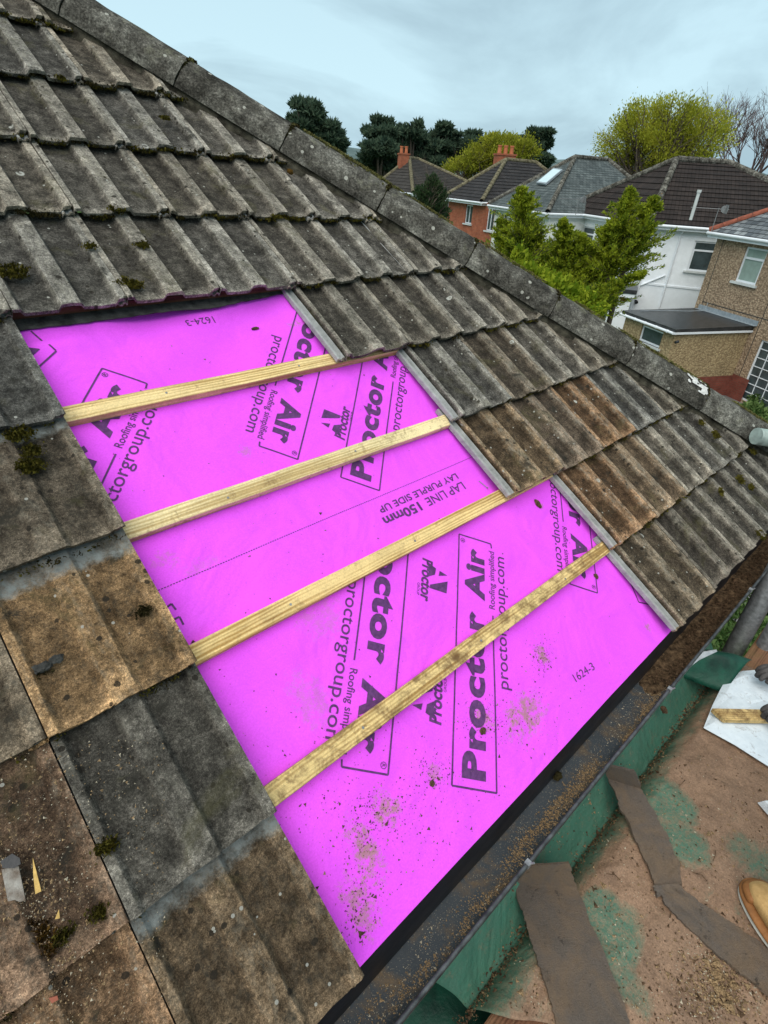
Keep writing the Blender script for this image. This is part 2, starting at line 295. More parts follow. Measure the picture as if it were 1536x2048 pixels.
def gutter_mat():
    m, nt, bs = newmat('dusty_dark_gutter', .55, .4); v, raw = objcoord(nt, False)
    c = mixc(nt, noise_(nt, v, 9, 5, .7), (.018, .023, .029), (.055, .066, .077))
    k = ramp(nt, [(.48, 0.), (.62, .9)]); nt.links.new(noise_(nt, v, 7, 8, .75, .4), k.inputs[0]); c = mixc(nt, k.outputs[0], c, mixc(nt, noise_(nt, v, 120, 4), (.06, .04, .022), (.19, .125, .065)))
    sp = ramp(nt, [(.64, 0.), (.7, .7)]); nt.links.new(noise_(nt, v, 300, 2, .6), sp.inputs[0]); c = mixc(nt, sp.outputs[0], c, (.42, .36, .26))
    nt.links.new(c, bs.inputs['Base Color']); bump(nt, bs, noise_(nt, v, 150, 5, .8), .5, .004); return m
M_gut = gutter_mat(); M_gutl = simple('dark_gutter_lip', (.03, .034, .038), .4, 40, .45, .4, 0, .2, 60, (.09, .10, .105))
def tarp_mat():
    m, nt, bs = newmat('dirty_green_tarpaulin', .6, .35); v, raw = objcoord(nt, False); sp = N(nt, 'ShaderNodeSeparateXYZ'); nt.links.new(raw, sp.inputs[0])
    dirt = mixc(nt, noise_(nt, v, 18, 8, .75), (.090, .050, .032), (.46, .295, .19)); tb = ramp(nt, [(.3, .62), (.7, 1.2)]); nt.links.new(noise_(nt, v, 3.5, 6, .7, .8), tb.inputs[0]); dirt = mixc(nt, .9, dirt, tb.outputs[0], 'MULTIPLY'); fine = noise_(nt, v, 200, 4, .8); rf = ramp(nt, [(.3, .55), (.7, 1.35)]); nt.links.new(fine, rf.inputs[0]); dirt = mixc(nt, .9, dirt, rf.outputs[0], 'MULTIPLY')
    green = mixc(nt, noise_(nt, v, 7, 5, .6), (.008, .09, .062), (.03, .25, .165))
    # deck area is mostly mud, the trough mostly clean
    g = math_(nt, 'MULTIPLY', math_(nt, 'SUBTRACT', 1.625, sp.outputs[1]), 14, True)     # object y = distance from the roof, 1 in trough
    g = math_(nt, 'MULTIPLY', g, .62)
    for x, y, rs, rt, a in BLOBS:
        p = pz(x, y, -1.75) - O; s_, t_ = p.dot(u), p.dot(dh)
        dx = math_(nt, 'MULTIPLY', math_(nt, 'SUBTRACT', sp.outputs[0], s_), 1/rs); dy = math_(nt, 'MULTIPLY', math_(nt, 'SUBTRACT', sp.outputs[1], t_), 1/rt)
        q = math_(nt, 'SUBTRACT', 1, math_(nt, 'ADD', math_(nt, 'MULTIPLY', dx, dx), math_(nt, 'MULTIPLY', dy, dy)), True); g = math_(nt, 'MAXIMUM', g, math_(nt, 'MULTIPLY', q, a))
    st_ = N(nt, 'ShaderNodeMapping'); st_.inputs['Scale'].default_value = (7, 30, 1); st_.inputs['Rotation'].default_value = (0, 0, .9); nt.links.new(v, st_.inputs[0]); wob = math_(nt, 'ADD', math_(nt, 'ADD', math_(nt, 'MULTIPLY', noise_(nt, v, 9, 9, .8, .8), .85), math_(nt, 'MULTIPLY', noise_(nt, st_.outputs[0], 1, 8, .8, .5), .42)), math_(nt, 'MULTIPLY', g, .62)); k = ramp(nt, [(.70, 0.), (.78, .35), (.95, 1.)]); nt.links.new(wob, k.inputs[0])
    sc = ramp(nt, [(.42, .40), (.54, 1.)]); nt.links.new(noise_(nt, v, 70, 8, .85, .5), sc.inputs[0]); ag = math_(nt, 'MULTIPLY', math_(nt, 'SUBTRACT', 1.66, sp.outputs[1]), 9, True); c = mixc(nt, math_(nt, 'MULTIPLY', k.outputs[0], math_(nt, 'MAXIMUM', math_(nt, 'MULTIPLY', sc.outputs[0], .85), math_(nt, 'MULTIPLY', ag, .92))), dirt, mixc(nt, noise_(nt, v, 35, 6, .8, .5), green, (.06, .14, .10)))
    rdust = ramp(nt, [(.55, 0.), (.7, .45)]); nt.links.new(noise_(nt, v, 30, 7, .8), rdust.inputs[0]); c = mixc(nt, rdust.outputs[0], c, dirt)
    nt.links.new(c, bs.inputs['Base Color']); b0 = bump(nt, bs, noise_(nt, v, 4.0, 3, .5, 1.6), .5, .05); b1 = bump(nt, bs, noise_(nt, v, 16, 6, .7, .5), .6, .014, b0); bump(nt, bs, fine, .5, .003, b1); return m
BLOBS = [(1330, 1600, .10, .13, .75), (1365, 1690, .09, .09, .8), (1230, 1880, .12, .08, .8), (1200, 1820, .08, .06, .85), (1300, 1650, .12, .06, .5), (1240, 1960, .06, .1, .45), (1510, 1720, .09, .1, .45), (1180, 1700, .1, .05, .5), (960, 1960, .3, .12, .75)]
M_tarp = tarp_mat()
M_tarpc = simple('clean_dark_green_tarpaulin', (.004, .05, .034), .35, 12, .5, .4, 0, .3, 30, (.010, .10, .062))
M_white = simple('white_sheet_plastic', (.62, .66, .70), .12, 30, .6, .3, 0, .3, 60, (.78, .82, .86))
def dusty_white():
    m, nt, bs = newmat('dusty_white_sheet', .7, .3); v, raw = objcoord(nt, False)
    c = mixc(nt, noise_(nt, v, 40, 5), (.55, .63, .70), (.78, .86, .92)); k = ramp(nt, [(.55, 0.), (.68, .8)]); nt.links.new(noise_(nt, v, 28, 8, .8, .6), k.inputs[0]); c = mixc(nt, k.outputs[0], c, (.24, .21, .19))
    nt.links.new(c, bs.inputs['Base Color']); bump(nt, bs, noise_(nt, v, 40, 5), .4, .004); return m
M_dw = dusty_white()
def strip_mat():
    m, nt, bs = newmat('fibrous_grey_felt_strip', 1, .1); v, raw = objcoord(nt, False)
    c = mixc(nt, noise_(nt, v, 260, 6, .8), (.065, .054, .047), (.24, .20, .17)); k = ramp(nt, [(.42, 0.), (.62, .75)]); nt.links.new(noise_(nt, v, 9, 8, .75, .6), k.inputs[0]); c = mixc(nt, k.outputs[0], c, mixc(nt, noise_(nt, v, 180, 4, .8), (.12, .08, .052), (.32, .23, .155)))
    k = ramp(nt, [(.58, 0.), (.66, .8)]); nt.links.new(noise_(nt, v, 24, 8, .8, .4), k.inputs[0]); c = mixc(nt, k.outputs[0], c, (.05, .042, .036)); nt.links.new(c, bs.inputs['Base Color']); b = bump(nt, bs, noise_(nt, v, 320, 5, .8), 1, .004); bump(nt, bs, noise_(nt, v, 40, 6, .7), .6, .006, b); return m
M_strip = strip_mat()
M_board = wood_mat('scaffold_board_wood', (.10, .045, .025), (.22, .105, .06), .5)
M_steel = simple('galvanised_steel_tube', (.20, .205, .215), .25, 45, .42, .5, .35, .12, 120, (.33, .34, .35), detail=8)
M_glass = simple('dark_window_glass', (.05, .07, .075), .3, 3, .08, .6)
M_frost = simple('frosted_window_glass', (.26, .34, .31), .12, 4, .25, .5)
M_upvc = simple('white_upvc', (.72, .76, .80), .05, 3, .35, .4)
M_ups = simple('grey_white_sill', (.55, .58, .58), .12, 6, .7, .3)
M_render = simple('white_painted_render', (.80, .835, .87), .05, 4, .9, .2, 0, .9, 14)
M_rendsm = simple('smooth_white_render', (.74, .78, .82), .05, 3, .85, .2, 0, .1, 14)
M_cream = simple('cream_painted_render', (.72, .73, .70), .06, 4, .9, .2, 0, .6, 14)
M_lilac = simple('lilac_render', (.40, .40, .50), .06, 4, .9, .2)
def dash_mat(name, a, b, cdk):
    m, nt, bs = newmat(name, .95, .15); v, raw = objcoord(nt, False); vo = N(nt, 'ShaderNodeTexVoronoi'); vo.inputs['Scale'].default_value = 15; nt.links.new(v, vo.inputs['Vector'])
    s = N(nt, 'ShaderNodeSeparateXYZ'); nt.links.new(vo.outputs['Color'], s.inputs[0]); c = mixc(nt, s.outputs[0], a, b); r = ramp(nt, [(.35, 0.), (.75, .9)]); nt.links.new(vo.outputs['Distance'], r.inputs[0]); c = mixc(nt, r.outputs[0], c, cdk)
    rb = ramp(nt, [(.3, .8), (.7, 1.15)]); nt.links.new(noise_(nt, v, 1.2, 5), rb.inputs[0]); c = mixc(nt, .8, c, rb.outputs[0], 'MULTIPLY'); nt.links.new(c, bs.inputs['Base Color']); bump(nt, bs, math_(nt, 'SUBTRACT', 1, vo.outputs['Distance']), .8, .03); return m
M_dash = dash_mat('brown_pebbledash', (.31, .225, .155), (.45, .34, .235), (.21, .15, .10))
M_dash2 = dash_mat('ochre_pebbledash', (.33, .25, .14), (.46, .355, .205), (.24, .175, .10))
def brick_mat(name, a, b, mo, sw=.225, sh=.075, rough=.9, bs_=.5):
    m, nt, bs = newmat(name, rough, .2); t = N(nt, 'ShaderNodeTexCoord'); br = N(nt, 'ShaderNodeTexBrick'); br.inputs['Scale'].default_value = 1
    br.inputs['Brick Width'].default_value = sw; br.inputs['Row Height'].default_value = sh; br.inputs['Mortar Size'].default_value = sh*.09; br.inputs['Color1'].default_value = (*a, 1); br.inputs['Color2'].default_value = (*b, 1); br.inputs['Mortar'].default_value = (*mo, 1)
    nt.links.new(t.outputs['UV'], br.inputs['Vector']); n = noise_(nt, t.outputs['Object'], 3, 6, .7); r = ramp(nt, [(.3, .7), (.7, 1.25)]); nt.links.new(n, r.inputs[0]); c = mixc(nt, 1, br.outputs[0], r.outputs[0], 'MULTIPLY')
    nt.links.new(c, bs.inputs['Base Color']); bump(nt, bs, br.outputs['Fac'], -bs_, .02); return m
M_brick = brick_mat('red_brick', (.32, .085, .045), (.40, .12, .06), (.26, .17, .12))
M_brickd = brick_mat('dark_red_brick', (.17, .045, .032), (.22, .06, .042), (.13, .08, .06))
def rooft(name, a, b, tw, dist=.03, lich=(.25, .23, .15), ribs=True, rough=.85):
    m, nt, bs = newmat(name, rough, .3); t = N(nt, 'ShaderNodeTexCoord'); br = N(nt, 'ShaderNodeTexBrick'); br.inputs['Scale'].default_value = 1; br.offset = .5 if not ribs else 0
    br.inputs['Brick Width'].default_value = tw; br.inputs['Row Height'].default_value = .3 if ribs else .2; br.inputs['Mortar Size'].default_value = .012; br.inputs['Color1'].default_value = (*a, 1); br.inputs['Color2'].default_value = (*b, 1); br.inputs['Mortar'].default_value = (*[x*.4 for x in a], 1)
    nt.links.new(t.outputs['UV'], br.inputs['Vector']); v = t.outputs['Object']; n = noise_(nt, v, 1.3, 7, .7); r = ramp(nt, [(.3, .65), (.7, 1.35)]); nt.links.new(n, r.inputs[0]); c = mixc(nt, 1, br.outputs[0], r.outputs[0], 'MULTIPLY')
    k = ramp(nt, [(.66, 0.), (.72, .7)]); nt.links.new(noise_(nt, v, 9, 6, .8), k.inputs[0]); c = mixc(nt, k.outputs[0], c, lich); nt.links.new(c, bs.inputs['Base Color'])
    if ribs:
        wv = N(nt, 'ShaderNodeTexWave', wave_type='BANDS', bands_direction='X'); wv.inputs['Scale'].default_value = .3183*math.pi/tw*2/2; nt.links.new(t.outputs['UV'], wv.inputs['Vector']); bump(nt, bs, wv.outputs['Fac'], 1, .03)
    else: bump(nt, bs, br.outputs['Fac'], -.6, .01)
    return m
M_rbrown = rooft('dark_brown_roman_tile', (.032, .024, .022), (.048, .036, .032), .15)
M_rgrey = rooft('grey_brown_roof_tile', (.05, .044, .04), (.075, .066, .058), .15, lich=(.2, .19, .13))
M_rdark = rooft('dark_roof_tile', (.035, .034, .036), (.055, .05, .05), .15)
M_slate = rooft('grey_green_slate', (.05, .062, .062), (.105, .122, .12), .22, ribs=False, rough=.6, lich=(.2, .2, .13))
M_slate2 = rooft('mottled_slate', (.055, .065, .075), (.22, .24, .25), .25, ribs=False, rough=.6, lich=(.3, .31, .3))
M_ridge = simple('mossy_ridge_tile', (.13, .11, .07), .5, 6, .95, .1, 0, .5, 30, (.22, .2, .13))
M_ridger = simple('red_clay_ridge', (.26, .085, .055), .3, 8, .9, .2)
M_pot = simple('terracotta_pot', (.45, .15, .075), .2, 5, .85, .2)
M_flat = simple('black_rubber_flat_roof', (.016, .018, .02), .4, 5, .35, .5, 0, .3, 12, (.04, .042, .045))
M_lead = simple('lead_flashing', (.25, .29, .32), .2, 8, .55, .4)
M_grass = simple('garden_grass', (.045, .085, .02), .5, 2, 1, .1, 0, .8, 20)
M_patio = simple('grey_paving', (.16, .155, .15), .3, 2, .9, .2, 0, .3, 10)
def leaf_mat(name, a, b, sc=1.5):
    m, nt, bs = newmat(name, .75, .15); t = N(nt, 'ShaderNodeTexCoord'); g = N(nt, 'ShaderNodeNewGeometry'); n = noise_(nt, t.outputs['Object'], sc, 4, .7)
    k = math_(nt, 'ADD', math_(nt, 'MULTIPLY', n, 1.1), math_(nt, 'MULTIPLY', math_(nt, 'SUBTRACT', g.outputs['Random Per Island'], .5), .5)); r = ramp(nt, [(.3, a), (.8, b)]); nt.links.new(k, r.inputs[0]); nt.links.new(r.outputs[0], bs.inputs['Base Color'])
    tr = N(nt, 'ShaderNodeBsdfTranslucent'); nt.links.new(r.outputs[0], tr.inputs[0]); ms = N(nt, 'ShaderNodeMixShader'); ms.inputs[0].default_value = .42; nt.links.new(bs.outputs[0], ms.inputs[1]); nt.links.new(tr.outputs[0], ms.inputs[2]); nt.links.new(ms.outputs[0], nt.nodes['Material Output'].inputs[0]); return m
M_pine = leaf_mat('pine_needles', (.026, .052, .036), (.11, .16, .10))
M_lime = leaf_mat('lime_spring_leaves', (.22, .25, .02), (.50, .50, .06), .6)
M_lime2 = leaf_mat('yellow_green_leaves', (.18, .21, .02), (.44, .44, .05), .6)
M_cyp = leaf_mat('cypress_foliage', (.05, .105, .010), (.46, .52, .04), 2.6)
M_shrub = leaf_mat('bright_shrub_leaves', (.11, .19, .01), (.36, .42, .03), 2)
M_holly = leaf_mat('dark_holly_leaves', (.018, .045, .02), (.07, .11, .045), 2)
M_ivy = leaf_mat('garden_ivy_leaves', (.03, .08, .015), (.20, .30, .10), 9)
M_bark = simple('grey_brown_bark', (.10, .08, .065), .3, 6, .95, .1, 0, .6, 20)
M_leather = simple('tan_nubuck_leather', (.42, .24, .085), .25, 22, .8, .2, 0, .3, 120, (.60, .38, .16), detail=7)
M_rubber = simple('amber_boot_rubber', (.26, .11, .035), .3, 15, .6, .3, 0, .3, 90)
M_sole = simple('pale_boot_sole', (.48, .47, .42), .2, 18, .7, .3)
M_glove = simple('dark_ribbed_glove', (.05, .047, .05), .5, 25, .8, .3, 0, .8, 160, (.13, .12, .12))
M_cloth = simple('dark_work_cloth', (.03, .035, .045), .3, 12, .95, .1, 0, .3, 100)
M_skin = simple('skin', (.52, .31, .22), .12, 8, .6, .3)
M_hair = simple('brown_hair', (.05, .03, .02), .3, 40, .7, .3)
M_grit = simple('sandy_grit', (.13, .08, .04), .5, 300, .9, .2, 0, 0, 60, (.42, .29, .16))
M_gritw = simple('pale_grit', (.30, .25, .18), .3, 300, .9, .2, 0, 0, 60, (.62, .55, .42))
M_soil = simple('dark_soil_crumb', (.055, .034, .02), .5, 90, 1, .1, 0, .5, 200, (.16, .10, .06))
M_steelnail = simple('dull_steel', (.3, .3, .3), .2, 40, .4, .5, .7)

# ================================================================ OUR ROOF
# ---- tile mesh: local x = along the eaves, y = up the slope, z = normal ; origin = tail line at the left seam
PROF = [(-.034, -.027), (-.033, -.019), (-.0275, -.0165), (-.022, -.0245), (-.0145, -.0245), (-.0105, -.0165), (-.0045, -.0165), (-.0015, -.023), (.0008, -.019), (.0012, -.001), (.004, .0), (.0175, .0), (.0195, -.002), (.0275, -.0155), (.031, -.0175),
        (.07, -.0185), (.108, -.0175), (.1115, -.0155), (.1195, -.002), (.1215, .0), (.145, .0008), (.1685, .0), (.1705, -.002), (.1785, -.0155), (.182, -.0175), (.222, -.0185), (.261, -.0175), (.2645, -.0155), (.2725, -.002), (.2745, 0), (.287, .0004), (.2955, -.0005), (.2958, -.0115)]
TLEN = .418
def tile_mesh(seed, clip=None, dep=1.):
    rn = random.Random(seed); ny = 13; vs_ = []; ys = [TLEN*j/(ny-1) for j in range(ny)]
    off = Vector((rn.uniform(-50, 50),)*3); tailj = [rn.uniform(-.0018, .0018)+.003*mnoise.noise(Vector((x*30, seed*3.1, 0))) for x, _ in PROF]
    worn = rn.random() < .5; cx = rn.uniform(0, .29)
    for j, y in enumerate(ys):
        for i, (x, z) in enumerate(PROF):
            z = z*dep if x > 0 else z
            zz = z - SLOPE*y + .0009*mnoise.noise(Vector((x*25, y*25, 0))+off)
            yy = y + (tailj[i] if j == 0 else 0)
            if j == 0:
                zz -= .002
                if worn and abs(x-cx) < .02: yy += .006*rn.random()
            vs_.append(Vector((x, yy, zz)))
    n = len(PROF)
    for j, y in enumerate(ys):
        for i, (x, z) in enumerate(PROF):
            th = .013 if 0.0012 < x < .29 else (.008 if x < 0 else .0005)
            if .0 <= x <= .0012: th = .009
            vs_.append(Vector((x, y + (tailj[i] if j == 0 else 0), (z*dep if x > 0 else z) - SLOPE*y - th)))
    T = n*ny; fs = grid_faces(n, ny) + [tuple(reversed(f)) for f in grid_faces(n, ny, T)]
    for i in range(n-1): fs.append((i+1, i, T+i, T+i+1)); k = (ny-1)*n; fs.append((k+i, k+i+1, T+k+i+1, T+k+i))
    for j in range(ny-1): fs.append((j*n, (j+1)*n, T+(j+1)*n, T+j*n)); k = n-1; fs.append(((j+1)*n+k, j*n+k, T+j*n+k, T+(j+1)*n+k))
    me = bpy.data.meshes.new('roof_tile'); me.from_pydata(vs_, [], fs)
    bm = bmesh.new(); bm.from_mesh(me); bmesh.ops.recalc_face_normals(bm, faces=bm.faces); bm.faces.ensure_lookup_table()
    if bm.faces[6*(len(PROF)-1)+15].normal.z < 0: bmesh.ops.reverse_faces(bm, faces=bm.faces)
    if clip:
        co_, no_ = clip; g = bm.verts[:]+bm.edges[:]+bm.faces[:]
        bmesh.ops.bisect_plane(bm, geom=g, plane_co=co_, plane_no=no_, clear_outer=True)
        es = [e for e in bm.edges if e.is_boundary]
        if es: bmesh.ops.holes_fill(bm, edges=es, sides=0)
    bm.to_mesh(me); bm.free()
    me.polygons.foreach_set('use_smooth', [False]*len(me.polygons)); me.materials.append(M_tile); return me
ORD = ['first', 'second', 'third', 'fourth', 'fifth', 'sixth', 'seventh', 'eighth', 'ninth', 'tenth', 'eleventh', 'twelfth']
GREY = (.134, .121, .101); DGREY = (.092, .088, .079); BRN = (.132, .096, .064); RUST = (.160, .098, .057); UMB = (.108, .087, .064); OCH = (.188, .116, .056)
special = {(1, 3): (BRN, 'brown-and-grey'), (2, 3): (BRN, 'brown'), (3, 3): (RUST, 'rust-tinted'), (2, 4): (RUST, 'rust-brown'), (3, 4): (BRN, 'brown'), (2, 5): (UMB, 'dark brown'), (3, 5): (UMB, 'umber'),
           (-4, 1): (DGREY, 'dark grey mossy'), (-4, 2): (UMB, 'dark grey-brown'), (-4, 3): (OCH, 'ochre-brown'), (-4, 4): (DGREY, 'charcoal-grey'), (-4, 5): (BRN, 'brown with a blue-grey head'),
           (-5, 3): (UMB, 'umber'), (-5, 4): (RUST, 'gritty rust-brown'), (-5, 5): (RUST, 'gritty reddish-brown'), (-6, 4): (RUST, 'rusty'), (-6, 5): (BRN, 'brown'), (1, 2): (GREY, 'olive-grey'), (2, 2): (UMB, 'umber-grey'), (0, 1): (GREY, 'grey'), (4, 4): (GREY, 'grey')}
def tilt(c, r):
    return 0 if r >= 0 else (c-.2)*.0115
tiles = []; moss_spots = []
def inframe(p, m=120):
    v = p-CAM; z = v.dot(f_)
    if z < .05: return False
    x = 768+FPX*v.dot(R_)/z; y = 1024-FPX*v.dot(U_)/z; return -m < x < 1536+m and -m < y < 2048+m
def clipplane(s0, t0):                      # hip cut in local tile coordinates
    nrm = Vector((1, .80, 0)).normalized(); # s - .8 t = const ; y = -(t-t0)
    s_c = hip_s(t0) - .045; return Vector((s_c-s0, 0, 0)), nrm
lead_done = False
rows = {}
for r in range(-7, 6):
    cs = []
    for c in range(-9, 10):
        if 1 <= r <= 5:
            lim = {1: 0, 2: 1, 3: 1, 4: 2, 5: 2}[r]
            if -3 <= c < lim: continue
        s0 = c*W; t1 = r*G
        if s0 > hip_s(t1)-.06: continue
        if not any(inframe(P(s0+a*W, t1-b*G), 90) for a in (0, 1) for b in (0, .5, 1)): continue
        cs.append(c)
    rows[r] = cs
allrows = [r for r in rows if rows[r]]
for r in allrows:
    for c in rows[r]:
        s0, t1 = c*W, r*G + tilt(c, r); rr = random.Random(c*31+r*7)
        clip = None
        if s0+W > hip_s(t1-TLEN)-.05: clip = clipplane(s0, t1)
        me = tile_mesh(c*100+r, clip, .62 if c <= -4 and r >= 1 else 1.)
        if len(me.polygons) < 8: continue
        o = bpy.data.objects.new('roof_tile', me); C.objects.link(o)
        lift = rr.uniform(0, .003); slip = rr.uniform(-.004, .004)
        if (c, r) in ((-4, 2),): slip = -.012
        o.matrix_world = RM @ Matrix.Translation((s0, -(t1+slip), lift)) @ Matrix.Rotation(rr.uniform(-.006, .006), 4, 'Z')
        o.pass_index = 1 if c <= -4 and r >= 1 else 0
        col, nm = special.get((c, r), (GREY, 'grey'))
        k = rr.uniform(.82, 1.18); kb = rr.uniform(-.012, .012)
        if (c, r) not in special and r >= 1 and c > 0: col = tuple(x*.92 for x in col)
        al = 2. if (c, r) in ((-4, 3), (-4, 5), (-4, 2)) else 1.
        o.color = (col[0]*k+kb*.5, col[1]*k, col[2]*k-kb*.5, al)
        cs = rows[r]; i = cs.index(c)
        if r <= 0: lab = f'weathered {nm} ribbed roof tile, {ORD[i]} from the left in the {ORD[-r]} course above the purple opening' if r < 0 else f'weathered {nm} ribbed roof tile, {ORD[i]} from the left in the course directly above the purple opening'
        elif c <= -4:
            left = [q for q in cs if q <= -4]; j = len(left)-1-left.index(c)
            lab = f'{nm} ribbed roof tile left of the purple opening, {ORD[j]} out from its cut edge, {ORD[r-1]} course down'
        else:
            right = [q for q in cs if q > -4]; j = right.index(c)
            lab = f'{nm} ribbed roof tile right of the purple opening, {ORD[j]} from its edge, {ORD[r-1]} stepped course down'
        tag(o, lab, 'roof tile', 'interlocking concrete roof tiles on the slope being repaired'); tiles.append((c, r, o))

# ---- battens
rr0 = random.Random(11)
bdat = [(.288, .336, .272, 'pale yellow timber batten, topmost bare one across the purple membrane'), (.645, .692, .27, 'blotchy pale timber batten, second bare one down the purple membrane'), (.986, 1.034, .567, 'golden striped timber batten, third bare one down the purple membrane'), (1.335, 1.382, .567, 'mud-stained knotty timber batten, lowest bare one across the purple membrane')]
for i, (t0, t1, s1, lab) in enumerate(bdat):
    bm = bmesh.new(); n = 40; s0, s1 = -.928, s1
    secs = []
    for k in range(n+1):
        s = s0+(s1-s0)*k/n; dy = .0018*mnoise.noise(Vector((s*3, i*5., 0))); dz = .0015*mnoise.noise(Vector((s*4, i*9., 5)))
        e = .0015
        pts = [(t0+e, -.046), (t1-e, -.046), (t1, -.046-e), (t1, -.0705), (t0, -.0705), (t0, -.046-e)]
        secs.append([bm.verts.new((s, -(t+dy+.0006*mnoise.noise(Vector((s*60, t*90, i)))), h+(dz if h > -.07 else 0))) for t, h in pts])
    for k in range(n):
        for j in range(6): bm.faces.new((secs[k][j], secs[k+1][j], secs[k+1][(j+1) % 6], secs[k][(j+1) % 6]))
    bm.faces.new(secs[0]); bm.faces.new(list(reversed(secs[-1]))); bmesh.ops.recalc_face_normals(bm, faces=bm.faces)
    me = bpy.data.meshes.new('batten'); bm.to_mesh(me); bm.free(); me.materials.append(M_bat[i])
    o = bpy.data.objects.new('batten', me); C.objects.link(o); o.matrix_world = RM.copy()
    tag(o, lab, 'batten', 'new timber battens across the opening')
nb_ = 0
for o_ in [q for q in bpy.data.objects if q.get('category') == 'batten']:
    t0, t1, s1, _l = bdat[nb_]; nb_ += 1
    for k in range(3):
        s_ = -.62+.45*k
        if s_ < s1-.05: tt = (t0+t1)/2+rr0.uniform(-.008, .008); m_ = MB().tube((s_, -tt, -.048), (s_, -tt, -.0448), .0034, n=10); q = mesh('nail_head', m_.v, m_.f, M_steelnail); q.parent = o_
o = MB().box((-1.1, .026, -.068), (1.12, 0, 0), (0, .05, 0), (0, 0, .030)).build('batten', M_oldw); o.matrix_world = RM.copy()
tag(o, 'old reddish-brown batten just under the tile edge at the top of the opening', 'batten')

# ---- membrane with printing
def hm(s, t):
    top = max(0, 1-max(0, t)/.32); base = -.0715
    return base + .0028*math.sin(s*7+t*2)*math.sin(t*5) + .0016*mnoise.noise(Vector((s*9, t*9, 1))) + top*(.012*math.sin(s*6.5+1.1-t*4)+.008*math.sin(s*15+t*20)) - .006*max(0, math.sin((t-.5)*8.9))*.3
def hmc(s, t):
    h = hm(s, t)
    for t0, t1 in ((.288, .336), (.645, .692), (.986, 1.034), (1.335, 1.382)):
        w_ = max(0, 1-max(t0-t, t-t1, 0)/.03); h = min(h, h*(1-w_)+(-.0712)*w_)
    return min(h, -.058 if t > .06 else -.069)
ns, ntt = 120, 100; vs_ = []
for j in range(ntt):
    t = -.35+(1.733+.35)*j/(ntt-1)
    for i in range(ns):
        s = -1.3+(min(1.3, hip_s(t)-.22)+1.3)*i/(ns-1); vs_.append((s, -t, hmc(s, t)))
memb = mesh('roof_membrane', vs_, [tuple(reversed(f)) for f in grid_faces(ns, ntt)], M_memb, None, True); memb.matrix_world = RM.copy()
tag(memb, 'bright purple roofing underlay with dark printed lettering, exposed between the stripped tiles', 'roof membrane')

def text_mesh(txt, bold=0., xs=1., shear=0., sp=1.):
    cu = bpy.data.curves.new('t', 'FONT'); cu.body = txt; cu.size = 1; cu.offset = bold; cu.shear = shear; cu.space_character = sp; cu.resolution_u = 4
    ob = bpy.data.objects.new('t', cu); C.objects.link(ob); dg = bpy.context.evaluated_depsgraph_get(); dg.update()
    me = bpy.data.meshes.new_from_object(ob.evaluated_get(dg)); bpy.data.objects.remove(ob)
    v = [x.co.copy() for x in me.vertices]; f = [tuple(p.vertices) for p in me.polygons]; bpy.data.meshes.remove(me); return v, f
CAPH = {}
def fit_text(txt, x0, x1, y0, cap, bold=0, shear=0, ref='H', sp=1.):
    v, f = text_mesh(txt, bold, 1, shear, sp)
    if (ref, bold) not in CAPH:
        a, _ = text_mesh(ref, bold); CAPH[(ref, bold)] = (min(q.y for q in a), max(q.y for q in a))
    lo, hi = CAPH[(ref, bold)]; mnx = min(q.x for q in v); mxx = max(q.x for q in v)
    return [(x0+(q.x-mnx)/(mxx-mnx)*(x1-x0), y0+(q.y-lo)/(hi-lo)*cap) for q in v], f
class Print:
    def __init__(s): s.v = []; s.f = []
    def txt(s, *a, **k):
        v, f = fit_text(*a, **k); b = len(s.v); s.v += v; s.f += [tuple(i+b for i in q) for q in f]
    def poly(s, pts): b = len(s.v); s.v += pts; s.f.append(tuple(range(b, b+len(pts))))
    def line(s, a, b_, w=.0042):
        ax, ay = a; bx, by = b_; L_ = math.hypot(bx-ax, by-ay); n = max(1, int(L_/.02)); nx, ny_ = -(by-ay)/L_*w/2, (bx-ax)/L_*w/2
        for k in range(n):
            p = (ax+(bx-ax)*k/n, ay+(by-ay)*k/n); q = (ax+(bx-ax)*(k+1)/n, ay+(by-ay)*(k+1)/n)
            s.poly([(p[0]+nx, p[1]+ny_), (p[0]-nx, p[1]-ny_), (q[0]-nx, q[1]-ny_), (q[0]+nx, q[1]+ny_)])
    def place(s, name, org, X, Y, tmin=-9):
        s.f = [f for f in s.f if sum(org[1]+X[1]*s.v[i][0]+Y[1]*s.v[i][1] for i in f)/len(f) > tmin]; vs_ = []
        for a, b_ in s.v:
            ss = org[0]+X[0]*a+Y[0]*b_; t = org[1]+X[1]*a+Y[1]*b_; vs_.append((ss, -t, hmc(ss, t)+.0012))
        fs = []
        for f in s.f:
            p = [vs_[i] for i in f]; ar = sum(p[k][0]*p[(k+1) % len(p)][1]-p[(k+1) % len(p)][0]*p[k][1] for k in range(len(p))); fs.append(f if ar > 0 else tuple(reversed(f)))
        me = bpy.data.meshes.new(name); me.from_pydata(vs_, [], fs); me.materials.append(M_ink)
        o = bpy.data.objects.new(name, me); C.objects.link(o); o.parent = memb; return o
A48 = rad(48); XU, YU = (math.cos(A48), -math.sin(A48)), (-math.sin(A48), -math.cos(A48)); XD, YD = (-XU[0], -XU[1]), (-YU[0], -YU[1])
